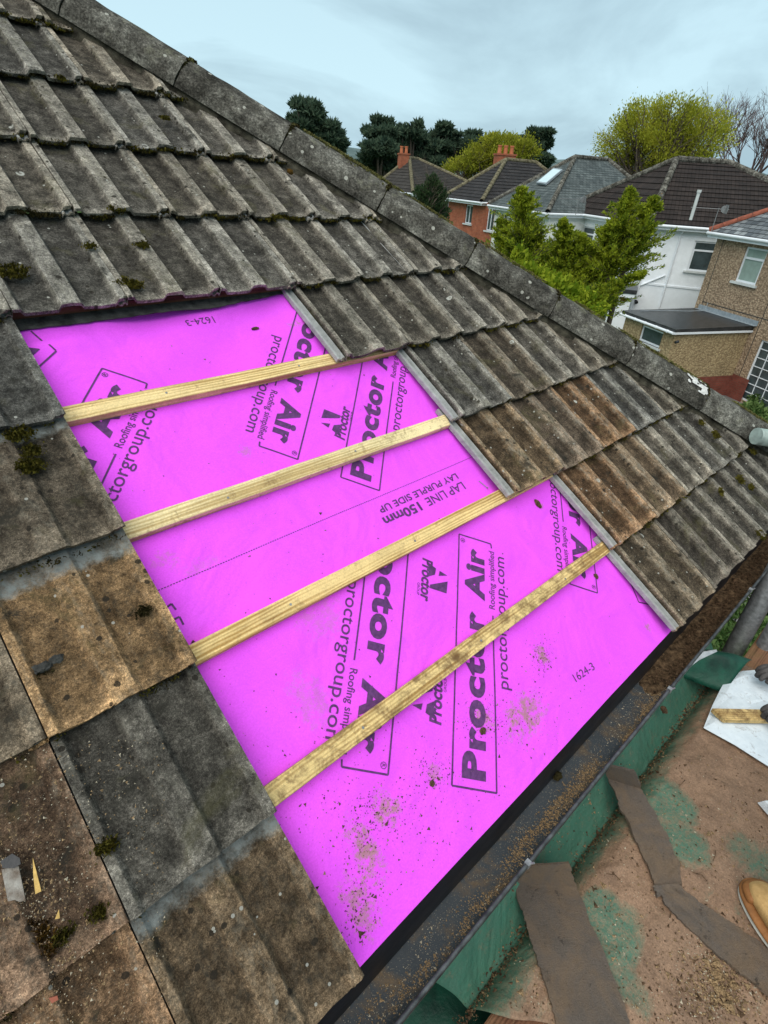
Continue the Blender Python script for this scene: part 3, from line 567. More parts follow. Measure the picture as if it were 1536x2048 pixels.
def block():
    p = Print(); Lb, Wb = .744, .132; lw = .0046
    p.line((0, Wb), (Lb, Wb-.008), lw); p.line((0, 0), (0, Wb), lw); p.line((Lb, Wb-.008), (Lb, .004), lw); p.line((0, 0), (.49, 0), lw); p.line((Lb, .004), (Lb-.016, .002), lw)
    p.txt('Proctor', .022, .485, .032, .072, bold=.045, sp=1.12); p.txt('Air', .53, .705, .029, .072, bold=.045, sp=1.1)
    p.txt('Roofing simplified', .512, .716, -.008, .021, bold=.008); p.txt('proctorgroup.com', .272, .706, -.047, .036, bold=.004)
    n = 20; c0 = (.725, Wb-.022)
    for k in range(n):
        a, b = 2*math.pi*k/n, 2*math.pi*(k+1)/n; p.line((c0[0]+.0075*math.cos(a), c0[1]+.0075*math.sin(a)), (c0[0]+.0075*math.cos(b), c0[1]+.0075*math.sin(b)), .0016)
    p.txt('R', c0[0]-.0035, c0[0]+.0038, c0[1]-.0045, .009, bold=.02); return p
def logo():
    p = Print(); p.poly([(.056, .090), (.097, .087), (.095, .030), (.084, .030)]); p.poly([(.036, .088), (.028, .061), (.046, .058)]); p.poly([(.024, .048), (.046, .045), (.058, .024), (.012, .022)])
    p.txt('Proctor', 0, .142, 0, .036, bold=.03, shear=.15); p.txt('GROUP', .088, .128, -.012, .008); return p
for org, X, Y in (((-.385, 1.689), XU, YU), ((-.156, .811), XU, YU), ((-1.143, .81), XU, YU), ((-.208, .848), XD, YD), ((.054, -.016), XD, YD), ((.811, .834), XD, YD)):
    block().place('printed_panel', org, X, Y, .985 if org == (-.208, .848) else -9)
for org, X, Y in (((-.162, .609), XU, YU), ((-.417, 1.475), XU, YU), ((-.160, 1.063), XD, YD)): logo().place('printed_emblem', org, X, Y)
X0, Y0 = (1, 0), (0, -1); X1, Y1 = (-1, 0), (0, 1)
p = Print(); p.txt('LAP LINE', 0, .185, 0, .030, bold=.006); p.txt('150mm', .215, .375, 0, .032, bold=.03); p.txt('LAY PURPLE SIDE UP', .0, .365, -.037, .023, bold=.014); p.place('printed_text', (.166, .896), X1, Y1)
p = Print(); p.txt('1624-3', 0, .105, 0, .024); p.place('printed_number', (.073, 1.632), (.993, .12), (.12, -.993))
p = Print(); p.txt('1624-3', 0, .096, 0, .026); p.place('printed_number', (-.334, .036), X1, Y1)
p = Print()                                                  # dotted lap line
for k in range(300):
    s = -1.15+2.2*k/300; p.poly([(s, -.0011), (s+.0045, -.0011), (s+.0045, .0011), (s, .0011)])
p.place('dotted_lap_line', (0, .829), X0, Y0)
for segs in (((335, 1213, 343, 1207), (343, 1207, 352, 1219)), ((345, 1240, 359, 1233), (359, 1233, 367, 1249)), ((112, 708, 62, 664), (113, 709, 78, 740)), ((1257, 1150, 1257, 1158), (1257, 1158, 1276, 1205), (1276, 1205, 1314, 1214))):
    p = Print()
    for x0, y0, x1, y1 in segs: a, b = roofpix(x0, y0, -.0715), roofpix(x1, y1, -.0715); p.line((a[0], -a[1]), (b[0], -b[1]), .0046)
    p.place('printed_corner_mark', (0, 0), X0, Y0)
for tri in (((56, 690), (81, 706), (62, 722), (45, 700)), ((1262, 1160), (1290, 1195), (1283, 1198))):
    p = Print(); p.poly([(roofpix(x, y, -.0715)[0], -roofpix(x, y, -.0715)[1]) for x, y in tri]); p.place('printed_letter', (0, 0), X0, Y0)

# staple / nail in the membrane and splinters
for a, b, lab in (((958, 962), (974, 976), 'thin bright nail lying on the purple membrane beside the second stepped tile'),):
    s0, t0 = roofpix(*a, -.068); s1, t1 = roofpix(*b, -.068)
    o = MB().tube(P(s0, t0, -.068), P(s1, t1, -.066), .0014, n=8).tube(P(s1, t1, -.066), P(s1+.001, t1+.0015, -.066), .0035, n=8).build('nail', M_steelnail); tag(o, lab, 'nail')

# ---- old felt flap at the head of the opening
vs_ = []; n = 150; m_ = 8
for j in range(m_):
    for i in range(n):
        s = -1.2+(1.2+.02)*i/(n-1)
        bot = .012+.010*mnoise.noise(Vector((s*5, 2, 0)))+.003*mnoise.noise(Vector((s*40, 5, 0))) + (.018 if s > -.18 else 0)*0 - max(0, s+.30)*.10
        t = -.16+(bot+.16)*j/(m_-1); h = -.0665 + .0012*math.sin(s*9)*j/m_ + .004*(j/m_)**2
        vs_.append(P(s, t, h))
top = mesh('old_roofing_felt', vs_, grid_faces(n, m_), M_felt); so_ = top.modifiers.new('t', 'SOLIDIFY'); so_.thickness = .003
tag(top, 'ragged dark old roofing felt peeking out below the tiles above the purple membrane', 'roofing felt')

# ---- moss along the course joints (grows as countless tufts)
def tuft_field(name, spots, mat, label, cat, per=34):
    c_, a_, b_ = [], [], []
    for (p, rr_, nrm, stretch) in spots:
        k = int(per*max(.4, (rr_/.012)**1.3)); q = rng.normal(size=(k, 3))*rr_*.5
        q = q + np.outer(q @ np.array(stretch[0]), np.array(stretch[0]))*(stretch[1]-1); nn_ = np.array(nrm)
        hgt = np.abs(q @ nn_); q = q - np.outer(q @ nn_, nn_) + np.outer(hgt*.8, nn_); dr = rdir(k)*.6+nn_; dr /= np.linalg.norm(dr, axis=1)[:, None]
        sd_ = np.cross(dr, rdir(k)); sd_ /= np.linalg.norm(sd_, axis=1)[:, None]; l = rng.uniform(.002, .0048, (k, 1))
        c_.append(np.array(p)+q); a_.append(dr*l); b_.append(sd_*l*.85)
    o = quads_mesh(name, np.concatenate(c_), np.concatenate(a_), np.concatenate(b_), mat); return tag(o, label, cat, kind='stuff')
sp1, sp2, sp3 = [], [], []; uu = tuple(u); nnn = tuple(NN)
rr = random.Random(3)
for (c, r, o) in tiles:
    if r == 5: continue
    s0, t1 = c*W, r*G+tilt(c, r)
    if r >= 0 and -3 <= c < {0: 0, 1: 1, 2: 1, 3: 2, 4: 2, 5: 9}[r]: 
        continue
    dens = 1.0 if r <= 0 else (.55 if c > -3 else .25)
    for k in range(52):
        x = rr.uniform(0, W)
        if s0+x > hip_s(t1)-.05: continue
        pan = .03 < x < .11 or .18 < x < .265
        if rr.random() < dens*(.75 if pan else .35) and mnoise.noise(Vector((s0*2+x*6, r*3.3, 0))) > -.25:
            z = -.028 if pan else -.018
            (sp2 if rr.random() < .62 else sp1).append((P(s0+x, t1+rr.uniform(-.002, .006), z), rr.choice((rr.uniform(.005, .0095), rr.uniform(.005, .0095), rr.uniform(.008, .013))), nnn, (uu, 2.2)))
def onpix(x, y, h=-.008): s, t = roofpix(x, y, h); return P(s, t, h)
def patch(lst, x, y, R, n=10, h=-.012, st=1.6):
    s, t = roofpix(x, y, h)
    for k in range(int(n*2.5)):
        a = rr.uniform(0, 6.28); q = R*math.sqrt(rr.random()); lst.append((P(s+q*math.cos(a), t+q*math.sin(a)*.7, h+.004), rr.uniform(.006, .011), nnn, (uu, st)))
for x, y, R, n in ((28, 545, .035, 14), (120, 160, .012, 4), (250, 570, .022, 9), (268, 572, .02, 6), (180, 495, .012, 4), (285, 493, .016, 5), (40, 870, .026, 14), (62, 935, .022, 14), (65, 905, .02, 8), (232, 420, .02, 6), (330, 240, .012, 4), (216, 1690, .013, 7), (203, 1820, .013, 7), (125, 1870, .008, 4), (1480, 960, .03, 9), (1500, 975, .02, 6), (1440, 985, .02, 5), (1520, 1070, .03, 8), (1245, 600, .02, 4), (1430, 870, .03, 8), (1400, 845, .02, 5), (1505, 905, .02, 6)): patch(sp1, x, y, R, n)
for x, y, R, n in ((580, 340, .018, 6), (88, 1345, .0, 1), (285, 1225, .012, 5), (900, 840, .01, 3), (1160, 730, .012, 4), (935, 530, .02, 6), (915, 690, .012, 3), (880, 1000, .015, 3), (1085, 850, .02, 6), (1075, 830, .015, 4)): patch(sp3 if x > 500 else sp2, x, y, R, n)
tuft_field('moss', sp1, M_moss, 'olive moss tufts in the tile joints', 'moss'); tuft_field('moss', sp2, M_moss2, 'dark dead moss packed under the tile edges', 'moss')

# ---- loose moss lumps and debris
def lump(name, p, r, mat, label, cat, seed=0, sq=(1, 1, .6), det=3):
    bm = bmesh.new(); bmesh.ops.create_icosphere(bm, subdivisions=det, radius=r)
    for v in bm.verts:
        n_ = mnoise.noise(v.co/r*1.6+Vector((seed, 0, 0)))*.45+mnoise.noise(v.co/r*5+Vector((seed, 3, 0)))*.2; v.co *= 1+n_; v.co = Vector((v.co.x*sq[0], v.co.y*sq[1], v.co.z*sq[2]))
    me = bpy.data.meshes.new(name); bm.to_mesh(me); bm.free(); me.materials.append(mat); o = bpy.data.objects.new(name, me); C.objects.link(o)
    rot = RM.to_3x3().to_4x4(); o.matrix_world = Matrix.Translation(p) @ rot; return tag(o, label, cat)
def memp(x, y): a_, b_ = roofpix(x, y, -.069); return P(a_, b_, hmc(a_, b_)+.003)
lump('slate_fragment', onpix(85, 1335, -.004), .014, M_felt, 'dark grey slate crumb lying on the ochre tile at the left edge', 'rubble', 3, (1.3, .7, .5))
lump('slate_fragment', onpix(112, 1318, -.004), .011, M_felt, 'small dark slate crumb touching the larger one on the ochre tile', 'rubble', 5, (1.2, .8, .5))
lump('moss_clump', P(*roofpix(580, 345, -.01), -.006), .013, M_mossb, 'rusty round moss ball on the upper tiles below the hip', 'moss')
lump('moss_clump', memp(1075, 1008), .012, M_soil, 'dark moss crumb on the purple membrane below the second stepped tile', 'moss', 4, (.8, 1.6, .5))
lump('moss_clump', memp(865, 1567), .007, M_soil, 'small dark crumb with a stalk on the purple membrane near the eaves', 'moss', 9, (1, 1, .6))
lump('moss_clump', memp(965, 1462), .008, M_soil, 'dark crumb beside the printed panel under the lowest batten', 'moss', 11, (1.3, 1, .6))
lump('moss_clump', memp(1193, 1152), .008, M_soil, 'dark crumb by the corner of the right-hand printed panel', 'moss', 12, (1, 1.3, .6))
lump('moss_clump', memp(512, 652), .008, M_soil, 'dark crumb near the top of the purple membrane', 'moss', 14, (1.8, .7, .6))
def chip(name, pts, h, th, mat, label, cat):
    v = [onpix(x, y, h) for x, y in pts]; n = len(v); fs = [tuple(range(n)), tuple(range(2*n-1, n-1, -1))]+[(i, n+i, n+(i+1) % n, (i+1) % n) for i in range(n)]
    bm = bmesh.new(); vv = [bm.verts.new(q) for q in [x+NN*th for x in v]+v]; [bm.faces.new([vv[i] for i in f]) for f in fs]; bmesh.ops.recalc_face_normals(bm, faces=bm.faces)
    me = bpy.data.meshes.new(name); bm.to_mesh(me); bm.free(); me.materials.append(mat); o = bpy.data.objects.new(name, me); C.objects.link(o); return tag(o, label, cat)
M_splint = simple('pale_splinter_wood', (.55, .36, .12), .3, 60, .8, .2, 0, .3, 200); M_oldgrey = simple('weathered_wood_chip', (.22, .16, .12), .45, 40, .9, .1, 0, .4, 200, (.36, .34, .31))
chip('wood_chip', [(4, 1738), (38, 1732), (52, 1800), (40, 1803), (30, 1799), (17, 1802)], -.008, .008, M_oldgrey, 'broken grey-brown wood chip on the gritty tiles at the left edge', 'wood chip')
chip('bitumen_scrap', [(2, 1722), (25, 1707), (40, 1716), (42, 1728), (28, 1736), (6, 1736)], -.002, .006, M_blackpl, 'black bitumen scrap over the top of the grey wood chip', 'scrap')
chip('splinter', [(66, 1715), (72, 1738), (83, 1782), (71, 1788), (67, 1750)], -.008, .005, M_splint, 'long pale yellow splinter on the gritty tiles', 'splinter')
chip('splinter', [(118, 1818), (120, 1836), (110, 1838)], -.008, .005, M_splint, 'short pale splinter below the long one on the gritty tiles', 'splinter')
chip('brick_crumb', [(98, 1995), (115, 1990), (117, 1998), (104, 2005)], -.012, .006, M_ridger, 'orange brick crumb on the lowest left tile', 'rubble')
sp = []
for k in range(40): s, t = roofpix(85+rr.gauss(0, 20), 1880+rr.gauss(0, 22), -.01); sp.append((P(s, t, -.014), rr.uniform(.005, .010), nnn, (uu, 1.3)))
tuft_field('loose_moss', sp, M_mossb, 'brown crumbled moss heap on the gritty tile at the lower left', 'moss', 20)

def grit(name, fn, n, size, mat, label, cat='grit', thick=.5):
    v = []; f = []
    for k in range(n):
        p, a, b, nrm = fn(); l = size*math.exp(rr.gauss(-.15, .5)); an = rr.uniform(0, 6.28); x = a*math.cos(an)+b*math.sin(an); y = b*math.cos(an)-a*math.sin(an); l2 = l*rr.uniform(.3, .8)
        i = len(v); v += [p-x*l-y*l2*.4, p+x*l*.8-y*l2, p+x*l*.5+y*l2, p+nrm*l*thick]; f += [(i, i+1, i+3), (i+1, i+2, i+3), (i+2, i, i+3), (i, i+2, i+1)]
    return tag(mesh(name, v, f, mat), label, cat, kind='stuff')
md = -d
def f_memb():
    while True:
        if rr.random() < .68:
            x, y, sx, sy = rr.choice([(1050, 1430, 55, 38), (775, 1620, 35, 25), (725, 1720, 22, 60), (722, 1830, 28, 50), (970, 1440, 28, 25), (1085, 1310, 14, 20), (700, 1600, 90, 80), (870, 1545, 22, 22), (900, 1640, 90, 70)]); x, y = rr.gauss(x, sx), rr.gauss(y, sy)
        else: x, y = rr.uniform(200, 1330), rr.uniform(680, 1950)
        s, t = roofpix(x, y, -.07)
        if -.885 < s < .62 and .03 < t < 1.71 and not any(a-.004 < t < b+.004 for a, b in ((.288, .336), (.645, .692), (.986, 1.034), (1.335, 1.382))): return P(s, t, hmc(s, t)+.0006), u, md, NN
grit('dirt_specks', f_memb, 1900, .0017, M_soil, 'dark dirt specks scattered on the purple membrane', 'dirt')
grit('dirt_specks', f_memb, 500, .0018, M_grit, 'sandy specks scattered on the purple membrane', 'dirt')
def f_tileL():
    x, y = rr.uniform(-40, 330), rr.uniform(1480, 2060)
    if rr.random() < .45: x, y = rr.gauss(70, 60), rr.gauss(1850, 120)
    s, t = roofpix(x, y, -.012); s = min(s, -.9); return P(s, t, -.0135+rr.uniform(0, .006)), u, md, NN
grit('grit', f_tileL, 900, .0012, M_gritw, 'pale grit scattered on the lower left tiles')
grit('grit', f_tileL, 1300, .0018, M_grit, 'brown grit scattered on the lower left tiles')

# ---- hip ridge
hipd = (u*.80 + d).normalized()                      # pointing down the hip
hup = (Vector((0, 0, 1))-hipd*hipd.z).normalized(); hside = hipd.cross(hup).normalized()
if hside.dot(u) < 0: hside = -hside
def hip_tile(t0, t1, seed):
    a = P(hip_s(t0), t0, -.03); b = P(hip_s(t1), t1, -.03); n, m2 = 22, 10; v = []
    for layer, dr in ((0, 0), (1, -.016)):
        for j in range(m2):
            q = j/(m2-1); c_ = a.lerp(b, q)
            for i in range(n):
                ang = rad(-90+180*i/(n-1)); R = .117+dr+.003*q
                jit = .004*mnoise.noise(Vector((ang*4, q*6, seed)))+.003*mnoise.noise(Vector((ang*12, q*16, seed))) if layer == 0 else 0
                e = .004*mnoise.noise(Vector((ang*5, seed*2, 1))) if j in (0, m2-1) else 0
                v.append(c_+hside*math.sin(ang)*(R+jit)+hup*(math.cos(ang)*(R+jit)*.90-.014)+hipd*e)
    T = n*m2; f = grid_faces(n, m2)+[tuple(reversed(x)) for x in grid_faces(n, m2, T)]
    f += [(i+1, i, T+i, T+i+1) for i in range(n-1)]+[(T-n+i, T-n+i+1, 2*T-n+i+1, 2*T-n+i) for i in range(n-1)]+[(j*n, (j+1)*n, T+(j+1)*n, T+j*n) for j in range(m2-1)]+[((j+1)*n+n-1, j*n+n-1, T+j*n+n-1, T+(j+1)*n+n-1) for j in range(m2-1)]
    me = bpy.data.meshes.new('hip_tile'); me.from_pydata(v, [], f); bm = bmesh.new(); bm.from_mesh(me); bmesh.ops.recalc_face_normals(bm, faces=bm.faces); bm.to_mesh(me); bm.free()
    me.materials.append(M_hipt); o = bpy.data.objects.new('hip_tile', me); C.objects.link(o); return o
tj = [-2.22, -1.86, -1.5, -1.14, -.78, -.42, -.065, .295, .655, 1.025, 1.385, 1.75]; desc = ['topmost', 'second from the top', 'third from the top', 'fourth from the top', 'fifth from the top with yellow-green moss on its crest', 'sixth from the top', 'seventh from the top', 'eighth from the top', 'ninth from the top, splashed with white paint', 'tenth from the top', 'lowest']
sp = []; spy = []
for i in range(len(tj)-1):
    o = hip_tile(tj[i]+.002, tj[i+1]-.002, i*3.7); tag(o, f'lichened grey half-round hip tile, {desc[i]}', 'hip tile', 'half-round hip tiles along the sloping ridge')
    pj = P(hip_s(tj[i+1]), tj[i+1], -.03)
    for k in range(70):
        ang = rad(rr.uniform(-88, 30)); nv = (hside*math.sin(ang)+hup*math.cos(ang)); (sp if k % 3 else spy).append((pj+nv*.105+hipd*rr.uniform(-.004, .004)-hup*.01, rr.uniform(.003, .007), tuple(nv), (tuple(hipd), 1.6)))
# growth on the crest
for k in range(1300):
    t = rr.uniform(-.75, 1.5); g_ = mnoise.noise(Vector((t*5, 3, 0)))
    if g_ < -.1 and not -.62 < t < -.42: continue
    ang = rad(rr.gauss(14, 14)); nv = hside*math.sin(ang)+hup*math.cos(ang); spy.append((P(hip_s(t), t, -.03)+nv*.114-hup*.015, rr.uniform(.002, .0065), tuple(nv), (tuple(hipd), 2)))
for k in range(60):
    t = rr.gauss(-.52, .07); ang = rad(rr.gauss(2, 12)); nv = hside*math.sin(ang)+hup*math.cos(ang); spy.append((P(hip_s(t), t, -.03)+nv*.114-hup*.015, rr.uniform(.006, .010), tuple(nv), (tuple(hipd), 1.6)))
M_mossy = simple('yellow_green_hip_moss', (.12, .115, .03), .5, 50, 1, .05, 0, 1, 300, (.27, .26, .10), True)
tuft_field('moss', spy, M_mossy, 'pale yellow-green lichen crust along the crest of the hip', 'moss', 22); tuft_field('moss', sp, M_moss2, 'dark moss in the joints of the hip tiles', 'moss')
# white paint splash, as thin as paint, on the tenth hip tile
v = []; f = []; pa = P(hip_s(.975), .975, -.03)
n, m2 = 14, 10
for j in range(m2):
    for i in range(n):
        ang = rad(-52+62*i/(n-1)); q = -.075+.125*j/(m2-1); rgh = .006*mnoise.noise(Vector((i*.9, j*.9, 2))); v.append(pa+hipd*(q+rgh*2)+hside*math.sin(ang)*.1235+hup*(math.cos(ang)*.1235*.90-.013))
fs = [q for k, q in enumerate(grid_faces(n, m2)) if mnoise.noise(Vector(((k % (n-1))*.42, (k//(n-1))*.5, 7.7))) > -.12]
hw = mesh('paint_splash', v, fs, simple('white_paint', (.62, .62, .60), .25, 60, .8, .2, 0, .5, 150)); child(hw, [x for x in bpy.data.objects if x.get('label', '').endswith('white paint')][0])
# narrow mortar strip, coloured dark as the shadow gap under the hip tiles
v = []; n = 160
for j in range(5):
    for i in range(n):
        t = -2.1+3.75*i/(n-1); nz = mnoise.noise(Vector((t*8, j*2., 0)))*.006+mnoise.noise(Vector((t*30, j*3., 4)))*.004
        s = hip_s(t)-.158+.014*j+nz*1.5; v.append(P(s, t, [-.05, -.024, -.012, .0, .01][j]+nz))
mo = mesh('hip_mortar', v, grid_faces(n, 5), M_hip, None, False); tag(mo, 'dark mortar strip coloured as the shadow gap along the lower edge of the hip tiles', 'mortar')

# ---- rear slope of the house, its ridge side, walls
house = empty('house_under_repair', Q(.5, 2.6-4, -H)); tag(house, 'house being reroofed, brick walls and far roof slope below the hip', 'house')
hb = P(hip_s(1.72), 1.72, -.05); ht = P(hip_s(-4.5), -4.5, -.05)
# second roof plane: contains the hip, falls towards +u
e2 = hb - dh*6.5; v = []
nxr, nyr = 60, 40
for j in range(nyr):
    for i in range(nxr):
        q = j/(nyr-1); c_ = hb.lerp(ht, q); far = e2.lerp(ht, q); k = i/(nxr-1); p_ = c_.lerp(far, k) - Vector((0, 0, .03)); p_.z += .012*(1 if (i % 3 == 0) else 0); v.append(p_)
mesh('rear_slope', v, grid_faces(nxr, nyr), M_rgrey, house)
have = {(c, r) for c, r, _ in tiles}; tv, tf = [], []; proto = tile_mesh(1); pv_ = [v_.co.copy() for v_ in proto.vertices]; pf_ = [tuple(p_.vertices) for p_ in proto.polygons]; bpy.data.meshes.remove(proto)
for r in range(-9, 6):
    for c in range(-14, 12):
        if (c, r) in have or (1 <= r <= 5 and -3 <= c < {1: 0, 2: 1, 3: 1, 4: 2, 5: 2}[r]) or (c+1)*W > hip_s(r*G-.42)-.02: continue
        mt = RM @ Matrix.Translation((c*W, -(r*G+tilt(c, r)), 0)); b = len(tv); tv += [mt @ q for q in pv_]; tf += [tuple(i+b for i in q) for q in pf_]
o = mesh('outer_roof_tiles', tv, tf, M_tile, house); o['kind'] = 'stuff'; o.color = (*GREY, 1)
wb = MB(); a = Q(-6, 1.14, -H); Hh = H-1.62
wb.box(a, u*(6+2.25), -dh*6, Vector((0, 0, Hh))); mesh('wall', wb.v, wb.f, M_brickd, house)
# soffit board + fascia under the tray
fb = MB().box(Q(-6, 1.372, -1.60), u*8.3, dh*.018, Vector((0, 0, .215))); mesh('fascia', fb.v, fb.f, M_blackpl, house)
fb = MB().box(Q(-6, 1.15, -1.60), u*8.3, dh*.218, Vector((0, 0, .012))); mesh('soffit', fb.v, fb.f, M_blackpl, house)

# ---- eaves tray
v = []; n = 60
pr = [(1.36, -1.352), (1.392, -1.366), (1.399, -1.372), (1.402, -1.380), (1.404, -1.432), (1.406, -1.4355), (1.410, -1.500)]
for j, (hd_, z) in enumerate(pr):
    for i in range(n): s = -2.2+4.6*i/(n-1); v.append(Q(s, hd_+.0015*mnoise.noise(Vector((s*4, j, 0))), z))
et = mesh('eaves_tray', v, grid_faces(n, len(pr)), M_blackpl, None, True); tag(et, 'black plastic eaves tray folding from the purple membrane edge into the gutter', 'eaves tray')
# ---- gutter
gutter = empty('gutter', Q(0, 1.45, -1.5)); tag(gutter, 'dark grey gutter full of sandy grit running along the eaves', 'gutter')
gp = [(1.395, -1.40), (1.396, -1.465), (1.402, -1.493), (1.418, -1.504), (1.475, -1.504), (1.492, -1.494), (1.503, -1.465), (1.508, -1.402), (1.510, -1.395), (1.515, -1.394), (1.518, -1.398), (1.516, -1.403), (1.512, -1.405), (1.510, -1.465), (1.497, -1.500), (1.478, -1.512), (1.415, -1.512), (1.395, -1.500), (1.388, -1.465), (1.387, -1.40)]
v = []; n = 120
for (hd_, z) in gp:
    for i in range(n): s = -2.2+4.55*i/(n-1); v.append(Q(s, hd_+.0012*mnoise.noise(Vector((s*3, 1, 0))), z+.002*mnoise.noise(Vector((s*2, 0, 0)))))
ff = grid_faces(n, len(gp)); k = len(gp)-1; ff += [(k*n+i, k*n+i+1, i+1, i) for i in range(n-1)]
go = mesh('trough', v, ff, M_gut, gutter, True); go.data.materials.append(M_gutl)
for p_ in go.data.polygons:
    q_ = p_.center-O
    if q_.dot(dh) > 1.5065: p_.material_index = 1
# give the gutter texture a sand bank by local coordinates is left to real grit:
for s in (-.437, .365, 1.15):
    b = MB().box(Q(s-.007, 1.506, -1.408), u*.014, dh*.0135, Vector((0, 0, .016))); b.tube(Q(s, 1.514, -1.40), Q(s+.006, 1.524, -1.386), .0025, n=8); mesh('gutter_clip', b.v, b.f, M_steel, gutter)
def f_gut(bias, spread, s0=-1.2, s1=2.2):
    def g():
        while True:
            s = rr.uniform(s0, s1); c_ = bias(s); hd_ = rr.gauss(c_, spread)
            if 1.422 < hd_ < 1.503 and mnoise.noise(Vector((s*7, hd_*26, spread*50)))+.45*mnoise.noise(Vector((s*25, hd_*60, 3))) > rr.uniform(-.35, .25): break
        z = (-1.503 if s0 < 0 else -1.478) + max(0, (hd_-1.475))*.7; return Q(s, hd_, z), u, dh, Vector((0, 0, 1))
    return g
M_gsoil = simple('brown_gutter_soil', (.045, .03, .02), .6, 60, 1, .1, 0, 1, 160, (.20, .13, .075), detail=8)
v = []; n = 220
for j in range(12):
    for i in range(n):
        s = .38+1.9*i/(n-1); hd_ = 1.402+.103*j/11; v.append(Q(s, hd_, -1.5005+min(1, (s-.38)*2.2)*(.016+.016*mnoise.noise(Vector((s*14, hd_*30, 0)))+.01*mnoise.noise(Vector((s*45, hd_*70, 4))))+max(0, hd_-1.487)*.7-.004*(s < .42)))
tag(mesh('gutter_soil', v, grid_faces(n, 12), M_gsoil), 'brown soil and rotten moss silting up the far end of the gutter', 'soil', kind='stuff')
bank = lambda s: 1.478+.018*mnoise.noise(Vector((s*3, 0, 0)))-(.012 if s < -.3 else 0)
grit('gutter_grit', f_gut(bank, .013), 13000, .0019, M_grit, 'brown sandy grit banked along the outer side of the gutter')
grit('gutter_grit', f_gut(lambda s: 1.455, .03), 3000, .0012, M_gritw, 'pale grit sprinkled over the gutter floor')
grit('gutter_dirt', f_gut(lambda s: 1.455, .04, .45, 2.2), 2600, .0036, M_soil, 'dark soil and moss filling the far end of the gutter', 'dirt', .8)
lump('moss_clump', Q(-.12, 1.418, -1.486), .016, M_moss2, 'dark moss ball sitting in the middle of the gutter', 'moss', 6, (1, .7, .6))

# ================================================================ SCAFFOLD
for k in range(6):
    hd0 = 1.60+.232*k; b = MB(); x0 = -2.6; b.box(Q(x0, hd0, -1.812-.001*(k % 2)), u*6.4, dh*.225, Vector((0, 0, .038)))
    bm = bmesh.new(); vv = [bm.verts.new(q) for q in b.v]; [bm.faces.new([vv[i] for i in f]) for f in b.f]; bmesh.ops.bevel(bm, geom=bm.edges[:], offset=.004, segments=2, affect='EDGES'); me = bpy.data.meshes.new('scaffold_board')
    bmesh.ops.transform(bm, matrix=Matrix.Translation(-Q(x0, hd0, -1.812)), verts=bm.verts); R3 = Matrix((u, -dh, (0, 0, 1))).transposed().to_4x4(); bmesh.ops.transform(bm, matrix=R3.inverted(), verts=bm.verts)
    bm.to_mesh(me); bm.free(); me.materials.append(M_board); o = bpy.data.objects.new('scaffold_board', me); C.objects.link(o); o.matrix_world = Matrix.Translation(Q(x0, hd0, -1.812)) @ R3
    tag(o, f'muddy wooden scaffold board under the green tarpaulin, {ORD[k]} out from the house wall', 'scaffold board', 'scaffold boards beside the roof')
def tz(s, hd_):
    n1_ = mnoise.noise(Vector((s*3, hd_*3, 0)))*.012+mnoise.noise(Vector((s*11, hd_*11, 3)))*.004
    n1_ += .010*(1-abs(mnoise.noise(Vector((s*2.2+hd_*3, hd_*6-s*2, 7))))*2.2)**3*(1 if hd_ > 1.42 else 0)
    if hd_ < 1.40: z = -1.60
    elif hd_ < 1.548: k = (hd_-1.40)/.148; z = -1.60-.235*k**.8
    elif hd_ < 1.62: k = (hd_-1.548)/.072; z = -1.835+.085*(1-(1-k)**2)
    else: z = -1.75 + .004
    if hd_ > 1.63: n1_ = n1_*.6 + .012*math.exp(-((hd_-1.99-.1*s)/.012)**2)*0
    return z + n1_
def sheet(name, S0, S1, H0, H1, n, m2, mat, zf, edge=None):
    v = []
    for j in range(m2):
        for i in range(n):
            hd_ = H0+(H1-H0)*j/(m2-1); lo = edge(hd_) if edge else S0; s = lo+(S1-lo)*i/(n-1); v.append((s, hd_, zf(s, hd_)))
    me = bpy.data.meshes.new(name); me.from_pydata(v, [], grid_faces(n, m2)); me.polygons.foreach_set('use_smooth', [True]*len(me.polygons)); me.materials.append(mat)
    o = bpy.data.objects.new(name, me); C.objects.link(o); Fm = Matrix((u, dh, (0, 0, 1))).transposed().to_4x4(); Fm.translation = Vector((O.x, O.y, H)); o.matrix_world = Fm; return o
e_ = lambda hd_: -.72+(hd_-1.40)*.62+.012*math.sin(hd_*30)
tarp = sheet('tarpaulin', 0, 1.15, 1.34, 3.0, 150, 190, M_tarp, tz, e_); md_ = tarp.modifiers.new('t', 'SOLIDIFY'); md_.thickness = .0025; md_.offset = -1
tag(tarp, 'green tarpaulin smeared with brown mud covering the scaffold deck beside the gutter', 'tarpaulin')
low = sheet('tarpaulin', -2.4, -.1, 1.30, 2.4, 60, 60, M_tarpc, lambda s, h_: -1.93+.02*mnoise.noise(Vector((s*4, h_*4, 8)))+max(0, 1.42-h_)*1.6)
tag(low, 'darker green tarpaulin corner sagging below the gutter at the bottom of the picture', 'tarpaulin')
